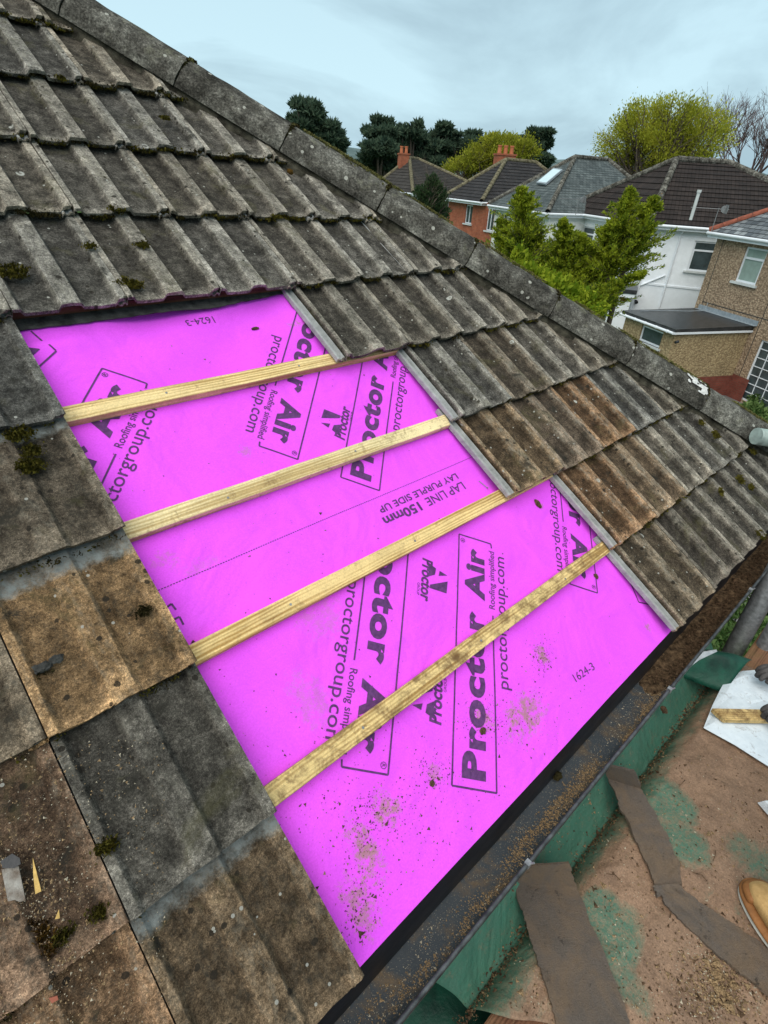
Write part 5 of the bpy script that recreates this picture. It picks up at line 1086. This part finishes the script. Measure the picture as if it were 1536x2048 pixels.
def bp(x, z, out=0): return Vector((b0_.x, b0_.y, H+z))+db*x-ib*out
m_ = MB()
for x in (.32, 3.12): m_.box(bp(x-.012, -6.7, 0), db*.024, -ib*.006, Vector((0, 0, 5.1 if x < 1 else 4.6)))
m_.box(bp(.3, -3.82, 0), db*6, -ib*.0055, Vector((0, 0, .03)))
mesh('render_joint', m_.v, m_.f, M_felt, brown)
uvm = []
x0_, x1_ = 2.4, 3.6; pA, pB = bp(x0_, -6.7, .012), bp(x1_, -6.7, .012); uvm.append(([pA, pB, pB+Vector((0, 0, .85)), pA+Vector((0, 0, .85))], [(0, 0), (x1_-x0_, 0), (x1_-x0_, .85), (0, .85)])); uvmesh('brick_plinth', uvm, M_brickd, brown)
# extension
zr = -4.15; e0, e1, e2_, e3 = pz(1240, 630, zr), pz(1380, 623, zr), pz(1512, 664, zr), pz(1366, 679, zr)
# square it up on the wall
e1 = bp(.08, zr); e2_ = bp(2.95, zr); fw_ = 3.35; e0 = e1-ib*fw_; e3 = e2_-ib*fw_
ext = empty('flat_roof_extension', (e0+e2_)/2-Vector((0, 0, H+zr))); tag(ext, 'ochre pebbledashed single-storey extension with a black flat roof against the brown house', 'extension')
pol = []; polb = []; cen_ = (e0+e2_)/2
i0, i1, i2, i3 = [p_+(cen_-p_).normalized()*.14 for p_ in (e0, e1, e2_, e3)]; i1 = e1+db*.1; i2 = e2_-db*.1
keep = []
for q0, q1, hs in ((i0, i3, [(1.0, 2.15, H-4.98, H-4.42)]), (i3, i2, []), (i1, i0, [])):
    mid = (q0+q1)/2; inw = cen_-mid; inw.z = 0; dd = (q1-q0); dd.z = 0; dd.normalize(); inw = (inw-dd*inw.dot(dd)).normalized(); a3, d3 = wall_face(q0.to_2d(), q1.to_2d(), .78, H+zr-.1, hs, pol, inward=inw); wall_face(q0.to_2d(), q1.to_2d(), 0, .78, [], polb, inward=inw)
    if hs: keep = (a3, d3, inw, hs[0])
uvmesh('wall', pol, M_dash2, ext); uvmesh('brick_base', polb, M_brickd, ext); window(ext, *keep, 'plain')
T_ = Vector((0, 0, .10)); m_ = MB(); o4 = [p_+(p_-cen_).normalized()*.04-T_*0 for p_ in (e0, e1, e2_, e3)]; o4[1] = e1-ib*.005; o4[2] = e2_-ib*.005
ro_v = [p_-T_ for p_ in o4]+[p_+(Vector((0, 0, .06)) if i in (1, 2) else Vector()) for i, p_ in enumerate(o4)]; m_.add(ro_v, [(0, 3, 2, 1), (4, 5, 6, 7), (0, 1, 5, 4), (1, 2, 6, 5), (2, 3, 7, 6), (3, 0, 4, 7)]); mesh('flat_roof', m_.v, m_.f, M_flat, ext)
m_ = MB()
for p_, q in ((o4[0], o4[3]), (o4[3], o4[2])):
    dd = (q-p_); dd.z = 0; dd.normalize(); oo = Vector((dd.y, -dd.x, 0)); oo = oo if oo.dot(p_-cen_) > 0 else -oo; m_.box(p_-Vector((0, 0, .17)), dd*((q-p_).length), oo*.02, Vector((0, 0, .068)))
mesh('fascia', m_.v, m_.f, M_upvc, ext)
dd = (o4[3]-o4[0]).normalized(); oo = -db if (-db).dot(o4[0]-cen_) > 0 else db; oo = (o4[0]-o4[1]).normalized(); m_ = MB().tube(o4[0]+oo*.06-Vector((0, 0, .13)), o4[3]+oo*.06-Vector((0, 0, .13)), .045, n=10)
for k in range(5): q = o4[0].lerp(o4[3], (k+.5)/5); m_.tube(q+oo*.06-Vector((0, 0, .13))-dd*.02, q+oo*.06-Vector((0, 0, .13))+dd*.02, .055, n=10)
mesh('gutter', m_.v, m_.f, M_upvc, ext)
m_ = MB().box(bp(.2, zr+.065, .02), db*2.85, -ib*.14, Vector((0, 0, .012))).box(bp(.2, zr+.07, .008), db*2.85, -ib*.012, Vector((0, 0, .16))); mesh('flashing', m_.v, m_.f, M_lead, ext)
m_ = MB().path([bp(.6, zr+.35, .02), bp(.9, zr+.14, .35), bp(.75, zr+.09, .9), bp(.4, zr+.05, 1.9), bp(.35, zr+.03, 2.8)], [.012]*5, 6); mesh('cable', m_.v, m_.f, M_lead, ext)
q = i3-T_*3.2; m_ = MB().tube(q+db*.25-Vector((0, 0, .05))-oo*0, q+db*.25-ib*.12-Vector((0, 0, .08)), .05, n=10); mesh('floodlight', m_.v, m_.f, M_blackpl, ext)
m_ = MB().path([i2-ib*.12-db*.08+Vector((0, 0, zg_)) for zg_ in (-(H+zr), -(H+zr)+.8)], [.03, .03], 8); mesh('waste_pipe', m_.v, m_.f, M_ups, ext)
# aerials
def aerial(base, h, lab, yaw):
    r_ = empty('tv_aerial', base); tag(r_, lab, 'aerial', 'television aerials on the gutters'); m_ = MB().tube(base, base+Vector((0, 0, h)), .014, n=8); mesh('mast', m_.v, m_.f, M_steel, r_); dv = Vector((math.cos(yaw), math.sin(yaw), 0)); pv = Vector((0, 0, 1)).cross(dv); t = base+Vector((0, 0, h*.95)); m_ = MB().tube(t-dv*.95, t+dv*.35, .010, n=6)
    for k in range(12): q = t-dv*(.9-.09*k); m_.tube(q-pv*.07, q+pv*.07, .004, n=4)
    m_.box(t+dv*.25-pv*.17-Vector((0, 0, .14)), dv*.012, pv*.34, Vector((0, 0, .28))); m_.tube(t+dv*.2-pv*.02, t+dv*.2+pv*.02, .12, n=12); mesh('antenna', m_.v, m_.f, M_steel, r_)
aerial(pz(1423, 462, EZ+.03), .75, 'grey television aerial on the corner of the brown house', rad(-10)); aerial(pz(1151, 430, EZ+.03), .65, 'thin television aerial on the left gutter of the white house', rad(10))

# --- slate house
Cs = XY(pz(1095, 425, EZ)); Ls = XY(pz(977, 408.5, EZ)); dS = Vector((Ls[0]-Cs[0], Ls[1]-Cs[1])).normalized(); pS = Vector((-dS.y, dS.x)); pS = pS if pS.x > 0 else -pS
Rs = (Cs[0]+pS.x*8, Cs[1]+pS.y*8); Bs = (Ls[0]+pS.x*8, Ls[1]+pS.y*8)
aS1 = pdist(1150, 315, 36.5); aS2 = pdist(1216, 321, 38.5)
LsD = math.hypot(Ls[0]-Cs[0], Ls[1]-Cs[1])
slate, sroof, sins, scen = hipped('slate_roofed_house', 'cream house with a grey-green slate roof and a long skylight', [Cs, Rs, Bs, Ls], H+EZ, [aS1, aS2], M_cream, M_slate, M_hipt, holes={3: [((.55, 1.3, H-2.75, H-1.75), 'side')]}, step=.22, lift=.012, ridge_r=.12)
def onface(x, y, p0, p1, p2, off=0):
    nrm = (Vector(p1)-Vector(p0)).cross(Vector(p2)-Vector(p0)).normalized(); nrm = nrm if nrm.z > 0 else -nrm; v_ = ray(x, y); k = (Vector(p0)+nrm*off-CAM).dot(nrm)/v_.dot(nrm); return CAM+v_*k, nrm
pc = [onface(x, y, V3(Cs, H+EZ), V3(Ls, H+EZ), aS1, .05) for x, y in ((1073, 368), (1092, 371), (1126, 342), (1108, 339))]; nr = pc[0][1]; m_ = MB(); vb = [p_[0] for p_ in pc]; m_.add(vb+[p_+nr*.09 for p_ in vb], [(0, 1, 2, 3), (7, 6, 5, 4), (0, 4, 5, 1), (1, 5, 6, 2), (2, 6, 7, 3), (3, 7, 4, 0)]); sk_ = mesh('skylight', m_.v, m_.f, M_lead, sroof)
c_ = sum(vb, Vector())/4; m_ = MB(); vb2 = [c_+(p_-c_)*.86+nr*.094 for p_ in vb]; m_.add(vb2, [(0, 1, 2, 3)]); mesh('pane', m_.v, m_.f, simple('bright_skylight_glass', (.55, .68, .72), .05, 3, .15, .6), sk_)
# --- red brick house
Cr = XY(pz(963, 403.5, EZ)); Lr = XY(pz(886, 394, EZ)); dR = Vector((Lr[0]-Cr[0], Lr[1]-Cr[1])).normalized(); pR = Vector((-dR.y, dR.x)); pR = pR if pR.x > 0 else -pR
LR = math.hypot(Lr[0]-Cr[0], Lr[1]-Cr[1]); Rr = (Cr[0]+pR.x*8.5, Cr[1]+pR.y*8.5); Br = (Lr[0]+pR.x*8.5, Lr[1]+pR.y*8.5)
aR1 = pdist(1012, 320, 44.0); aR2 = pdist(1072, 326, 45.5)
LI = LR-.8
def chimney(parent, base, wx, wy, h, yaw, npots, mat=M_brick):
    e1_ = Vector((math.cos(yaw), math.sin(yaw), 0)); e2__ = Vector((-e1_.y, e1_.x, 0)); pol = []
    for s1, s2, zb, zt in ((wx, wy, 0, h), (wx+.1, wy+.1, h, h+.1)):
        p_ = [base+e1_*a*s1/2+e2__*b*s2/2 for a, b in ((-1, -1), (1, -1), (1, 1), (-1, 1))]
        for k in range(4): a, b = p_[k], p_[(k+1) % 4]; Lq = (b-a).length; pol.append(([a+Vector((0, 0, zb)), b+Vector((0, 0, zb)), b+Vector((0, 0, zt)), a+Vector((0, 0, zt))], [(0, zb), (Lq, zb), (Lq, zt), (0, zt)]))
        pol.append(([q+Vector((0, 0, zt)) for q in p_], [(0, 0)]*4))
        if zb: pol.append(([q+Vector((0, 0, zb)) for q in p_], [(0, 0)]*4))
    ch = uvmesh('chimney', pol, mat, parent)
    for k in range(npots):
        q = base+e1_*((k+.5)/npots-.5)*wx+Vector((0, 0, h+.1)); m_ = MB().tube(q, q+Vector((0, 0, .42)), .14, .12, 12).tube(q+Vector((0, 0, .40)), q+Vector((0, 0, .48)), .15, .15, 12); mesh('chimney_pot', m_.v, m_.f, M_pot, ch)
red, rroof, rins, rcen = hipped('brick_house', 'red brick house with a dark tiled hipped roof and a chimney', [Cr, Rr, Br, Lr], H+EZ, [aR1, aR2], M_brick, M_rdark, M_ridge, holes={3: [((2.15, 2.95, H-2.72, H-1.68), 'side'), ((4.6, 5.3, H-2.9, H-1.68), 'side')]}, ridge_r=.13)
cb = pdist(1006, 340, 45.3); cb.z = H-.2; chimney(rroof, cb, 1.3, .8, 1.35, rad(10), 3)
# --- lilac house far left
Cl = XY(pz(826, 386, EZ)); Ll = XY(pz(745, 376, EZ)); dL = Vector((Ll[0]-Cl[0], Ll[1]-Cl[1])).normalized(); pL = Vector((-dL.y, dL.x)); pL = pL if pL.x > 0 else -pL
Rl = (Cl[0]+pL.x*7.5, Cl[1]+pL.y*7.5); Bl = (Ll[0]+pL.x*7.5, Ll[1]+pL.y*7.5); aL1 = pdist(819, 317, 54); aL2 = pdist(836, 319, 55.5)
lil, lroof, _, _ = hipped('lilac_house', 'far pale lilac house with a grey-brown hipped roof', [Cl, Rl, Bl, Ll], H+EZ, [aL1, aL2], M_lilac, M_rgrey, M_ridge, ridge_r=.14)
cb = pdist(806, 335, 53.5); cb.z = H+.0; chimney(lroof, cb, .8, .7, 1.05, rad(15), 2)

# --- patio and garden pieces
v = [pz(x, y, -6.7+.01) for x, y in ((1100, 900), (1300, 740), (1420, 760), (1536, 780), (1900, 900), (1700, 1300), (1300, 1200))]; o = mesh('patio', v, [tuple(range(len(v)))], M_patio); tag(o, kind='structure')
fp, fq = pz(1195, 690, -6.7), pz(1262, 700, -6.7); m_ = MB(); dd = (fq-fp).normalized(); oo = Vector((dd.y, -dd.x, 0))
fe = empty('garden_fence', fp); tag(fe, 'dark wooden garden fence beside the flat-roofed extension', 'fence')
for k in range(int((fq-fp).length/.11)+14): m_.box(fp-dd*1.5+dd*(.11*k), dd*.1, oo*.02, Vector((0, 0, 1.75)))
mesh('boards', m_.v, m_.f, M_oldw, fe)
for k in range(4): m_ = MB().box(fp-dd*1.5+dd*(1.2*k)-oo*.08, dd*.08, oo*.075, Vector((0, 0, 1.8))); mesh('post', m_.v, m_.f, M_oldw, fe)

# ================================================================ VEGETATION
def canopy(name, parent, blobs, n, size, mat, aspect=.5, up=.0, shell=.55, jitter=0.3, clump=0):
    cs, as_, bs_2 = [], [], []; vol = sum(b[1]*b[2]*b[3] for b in blobs)
    for (c, rx, ry, rz) in blobs:
        k = max(8, int(n*(rx*ry*rz)/vol)); q = rdir(k)*(rng.uniform(shell, 1.05, (k, 1))**.6)
        if clump: cc_ = rdir(clump)*rng.uniform(.5, 1, (clump, 1)); q = cc_[rng.integers(0, clump, k)]+rng.normal(size=(k, 3))*.16
        pos = np.array(c)+q*np.array([rx, ry, rz]); dr = q/np.linalg.norm(q, axis=1)[:, None]+rng.normal(size=(k, 3))*jitter+np.array([0, 0, up]); dr /= np.linalg.norm(dr, axis=1)[:, None]
        sd_ = np.cross(dr, rdir(k)); sd_ /= np.linalg.norm(sd_, axis=1)[:, None]; l = size*rng.uniform(.6, 1.4, (k, 1)); cs.append(pos); as_.append(dr*l); bs_2.append(sd_*l*aspect)
    return quads_mesh(name, np.concatenate(cs), np.concatenate(as_), np.concatenate(bs_2), mat, parent)
def trunk(parent, base, tops, r, mat=M_bark, name='trunk'):
    m_ = MB()
    for t in tops:
        mid = base.lerp(t, .5)+Vector((rr.uniform(-.3, .3), rr.uniform(-.3, .3), 0)); m_.path([base, base.lerp(mid, .5), mid, t], [r, r*.8, r*.55, r*.2], 8)
    return mesh(name, m_.v, m_.f, mat, parent)
def pine(pxs, dist, lab, seed, n=20000):
    """pxs: (x, y, rx, ry) foliage masses in the picture, placed at dist"""
    x0 = sum(p_[0] for p_ in pxs)/len(pxs); base = pdist(x0, 340, dist); base.z = 0; r_ = empty('pine_tree', base); tag(r_, lab, 'tree', 'dark pines on the skyline'); rq = random.Random(seed); bl = []; sc = dist/1091*.86
    for (x, y, rx, ry) in pxs:
        c_ = pdist(x, y, dist+rq.uniform(-2, 2)); k = max(4, int(rx*ry/45))
        for i in range(k):
            ox, oy, oz = rq.uniform(-1, 1), rq.uniform(-1, 1), rq.uniform(-1, 1); bl.append((tuple(c_+Vector((ox*rx*sc*.75, oy*rx*sc*.75, oz*ry*sc*.75))), rx*sc*rq.uniform(.34, .6), rx*sc*rq.uniform(.34, .6), ry*sc*rq.uniform(.28, .5)))
    canopy('crown', r_, bl, n, .32*dist/62, M_pine, .26, .35, .2, .5)
    tops = [Vector(b[0]) for b in bl[::3]]; trunk(r_, base, tops, .35); return r_
pine([(620, 215, 28, 18), (610, 245, 34, 20), (640, 265, 40, 20), (655, 290, 36, 18), (625, 280, 30, 20)], 58, 'dark pine standing alone, nearest the mossy hip ridge', 1)
pine([(765, 255, 24, 16), (755, 275, 32, 18), (760, 300, 34, 18), (745, 320, 32, 14), (775, 325, 40, 20)], 66, 'dark pine left of the first chimney', 2)
pine([(820, 258, 24, 16), (825, 280, 34, 18), (815, 310, 40, 20), (850, 300, 30, 18), (850, 335, 40, 18)], 68, 'broad dark pine directly behind the first chimney', 3)
pine([(905, 262, 28, 10), (900, 285, 32, 16), (890, 310, 34, 18), (940, 275, 24, 12), (960, 300, 34, 18)], 72, 'dark pine between the two chimneys', 4)
pine([(1075, 275, 26, 12), (1082, 300, 24, 16), (1060, 290, 26, 14), (1030, 278, 24, 8), (1080, 322, 24, 10)], 74, 'dark pine to the right of the second chimney', 5)
def dec_tree(name, pxs, dist, lab, mat, n, size, cat='tree', aspect=.5, tops=26, up=.6, r=.35, group=None):
    x0 = sum(p_[0] for p_ in pxs)/len(pxs); base = pdist(x0, 380, dist); base.z = 0; r_ = empty(name, base); tag(r_, lab, cat, group); sc = dist/1091*.86; bl = [(tuple(pdist(x, y, dist)), rx*sc, rx*sc*.8, ry*sc) for x, y, rx, ry in pxs]
    canopy('crown', r_, bl, n, size, mat, aspect, up, .3, .45, clump=46)
    m_ = MB(); fork = base.copy(); fork.z = 3.2; m_.path([base, fork], [r, r*.8], 10)
    for k in range(tops):
        b = bl[k % len(bl)]; q = rdir(1)[0]; q[2] = abs(q[2]); t = Vector((b[0][0]+q[0]*b[1]*.95, b[0][1]+q[1]*b[2]*.95, b[0][2]+q[2]*b[3]*.95)); mid = fork.lerp(t, .5)+Vector((rr.uniform(-.6, .6), rr.uniform(-.6, .6), rr.uniform(0, .6))); m_.path([fork, mid, t], [r*.4, r*.2, r*.04], 6)
        for j in range(9):
            s_ = mid.lerp(t, rr.uniform(0, .8)); e = s_+Vector((rr.uniform(-1, 1), rr.uniform(-1, 1), rr.uniform(.3, 1.3)))*1.3; m_.path([s_, e], [r*.07, r*.012], 4)
    mesh('trunk', m_.v, m_.f, M_bark, r_); return r_
dec_tree('leafing_tree', [(1290, 250, 56, 40), (1350, 240, 58, 36), (1250, 290, 52, 44), (1320, 300, 70, 50), (1400, 280, 54, 44), (1370, 320, 60, 40), (1230, 330, 30, 30)], 47, 'large round lime-green tree behind the white house', M_lime, 44000, .072, aspect=.42, tops=70, r=.4)
dec_tree('leafing_tree', [(1010, 290, 46, 20), (960, 320, 40, 26), (920, 345, 30, 26), (1040, 300, 34, 24), (1000, 320, 50, 30)], 60, 'yellow-green tree behind the red brick house', M_lime2, 26000, .10, tops=40)
# bare tree: recursive twigs
def bare(x, dist, lab, hgt, seed):
    base = pdist(x, 380, dist); base.z = 0; r_ = empty('bare_tree', base); tag(r_, lab, 'tree'); rq = random.Random(seed); m_ = MB()
    def br(p_, dv, l, r, dep):
        q = p_+dv*l; m_.tube(p_, q, r, r*.7, 5 if dep > 2 else 4, False)
        if dep == 0: return
        for k in range(3 if dep > 1 else 4):
            nd = (dv+Vector((rq.uniform(-1, 1), rq.uniform(-1, 1), rq.uniform(-.35, .75)))*.72).normalized(); br(p_.lerp(q, rq.uniform(.55, 1)), nd, l*rq.uniform(.6, .86), max(r*.58, .008), dep-1)
    br(base, Vector((-.02, 0, 1)), hgt*.28, .26, 7); mesh('trunk', m_.v, m_.f, simple('bare_twig_bark', (.12, .085, .085), .3, 6, .95, .1), r_); return r_
bare(1500, 52, 'bare leafless tree with purplish twigs beside the lime-green tree', 15.0, 5)
# holly / dark shrub tree in front of brick house
dec_tree('holly_tree', [(861, 385, 26, 26), (858, 410, 36, 34), (866, 435, 34, 30), (862, 365, 14, 16)], 33, 'small dark rounded evergreen left of the red brick house', M_holly, 11000, .075, aspect=.5, tops=10, r=.15)
# conifers in front of the white house
def cypress(pxs, dist, lab, n, seed):
    """pxs: list of spires (xtip, ytip, xbase, ybase, half width px)"""
    b0 = pz(pxs[0][2], 640, -6.7); base = pdist(pxs[0][2], 560, dist); base.z = 0; r_ = empty('conifer', base); tag(r_, lab, 'tree', 'bushy yellow-green conifers behind the hip ridge'); sc = dist/1091*.9; cs, as_, bs2 = [], [], []; m_ = MB(); rq = random.Random(seed)
    for (xt, yt, xb, yb, hw) in pxs:
        tip = pdist(xt, yt, dist); bot = pdist(xb, yb, dist+rq.uniform(-.2, .4)); R = hw*sc*.96; ax_ = tip-bot; m_.path([Vector((bot.x, bot.y, 0)), bot, tip], [.07, .05, .008], 7)
        nb = int(n/len(pxs)/80)
        for k in range(nb):
            q = rq.random()**.8; c_ = bot.lerp(tip, q); rad_ = R*(1-q)**.8*(.7+.6*abs(mnoise.noise(Vector((q*6, k, seed)))))+.03; a = rq.uniform(0, 6.283); out = Vector((math.cos(a), math.sin(a), 0)); up_ = rq.uniform(.3, 1.05); tipb = c_+(out*rad_*rq.choice((.6, .8, 1.0, 1.2, 1.5)))+Vector((0, 0, rad_*up_)); m_.tube(c_, tipb, .008, .003, 3, False)
            bd_ = (tipb-c_).normalized()
            kk = 80; t_ = rng.uniform(.15, 1.08, (kk, 1)); wd = (1.14-t_)*.13*rad_+.012; off = rng.normal(size=(kk, 3))*wd*.8; pos = np.array(c_)+(np.array(tipb)-np.array(c_))*t_+off; pos[:, 2] -= (t_[:, 0]*.5)**2*.1
            dr = np.array(bd_)*.9+off/(wd+1e-6)*.6+np.array([0, 0, .25])+rng.normal(size=(kk, 3))*.25; dr /= np.linalg.norm(dr, axis=1)[:, None]; sd_ = np.cross(dr, rdir(kk)); sd_ /= np.linalg.norm(sd_, axis=1)[:, None]; l = rng.uniform(.018, .046, (kk, 1)); cs.append(pos); as_.append(dr*l); bs2.append(sd_*l*.28)
    quads_mesh('crown', np.concatenate(cs), np.concatenate(as_), np.concatenate(bs2), M_cyp, r_); mesh('trunk', m_.v, m_.f, M_bark, r_); return r_
cypress([(1043, 375, 1050, 560, 72), (1000, 440, 1030, 570, 50), (1070, 450, 1075, 600, 60)], 12.5, 'left bushy conifer with the pointed top, beside the cream house', 56000, 1)
cypress([(1127, 440, 1130, 600, 60), (1165, 470, 1150, 620, 60), (1110, 520, 1130, 640, 70)], 12.0, 'middle bushy conifer, the lowest of the three', 56000, 2)
cypress([(1262, 375, 1215, 560, 58), (1310, 395, 1240, 560, 60), (1225, 440, 1190, 600, 70), (1215, 520, 1190, 640, 60)], 12.2, 'right bushy conifer with splayed tips in front of the white house', 56000, 3)
cypress([(1290, 545, 1170, 610, 34), (1230, 570, 1150, 640, 60), (1200, 600, 1160, 660, 50)], 11.5, 'low conifer branch reaching sideways over the white wall', 20000, 4)
def bush(name, pxs, z, lab, mat, n, size, cat='shrub', grp=None):
    c0 = pz(*pxs[0][:2], z); r_ = empty(name, Vector((c0.x, c0.y, 0))); tag(r_, lab, cat, grp); bl = []
    for (x, y, R, rz) in pxs: c_ = pz(x, y, z); bl.append((tuple(c_), R, R, rz))
    canopy('foliage', r_, bl, n, size, mat, .5, .3, .4, .6); m_ = MB()
    for k in range(14): b = bl[k % len(bl)]; q = Vector(b[0])+Vector((rr.uniform(-1, 1)*b[1], rr.uniform(-1, 1)*b[1], rr.uniform(-.2, .6)*b[3])); m_.path([Vector((q.x*.97+b[0][0]*.03, q.y*.97+b[0][1]*.03, 0)), q], [.03, .008], 5)
    mesh('stem', m_.v, m_.f, M_bark, r_); return r_
r_ = None
c_ = pdist(1085, 575, 11.2); sh_ = empty('shrub', Vector((c_.x, c_.y, 0))); tag(sh_, 'bright yellow-green leafy shrub at the foot of the conifers', 'shrub')
canopy('foliage', sh_, [(tuple(pdist(1060, 560, 11.2)), .45, .45, .3), (tuple(pdist(1110, 590, 11.0)), .5, .5, .32), (tuple(pdist(1160, 620, 11.0)), .4, .4, .3), (tuple(pdist(1035, 540, 11.4)), .25, .25, .35)], 9000, .045, M_shrub, .5, .3, .3, .6, clump=30)
m_ = MB(); [m_.path([Vector((c_.x+dx, c_.y, 0)), Vector((c_.x+dx*1.5, c_.y, c_.z))], [.03, .01], 6) for dx in (-.4, -.1, .2, .5)]; mesh('stem', m_.v, m_.f, M_bark, sh_)
bush('shrub', [(1500, 830, .5, .4), (1545, 800, .8, .5), (1465, 830, .3, .3)], -6.45, 'green garden shrub beyond the lower end of the hip', M_ivy, 5000, .11)
bush('ivy', [(1510, 1190, .5, .35), (1480, 1260, .4, .3), (1440, 1290, .35, .25), (1536, 1130, .5, .4), (1400, 1330, .4, .3), (1560, 1240, .4, .3)], -4.6, 'light green ivy down in the garden seen between the scaffold tubes', M_ivy, 9000, .035, 'ivy')
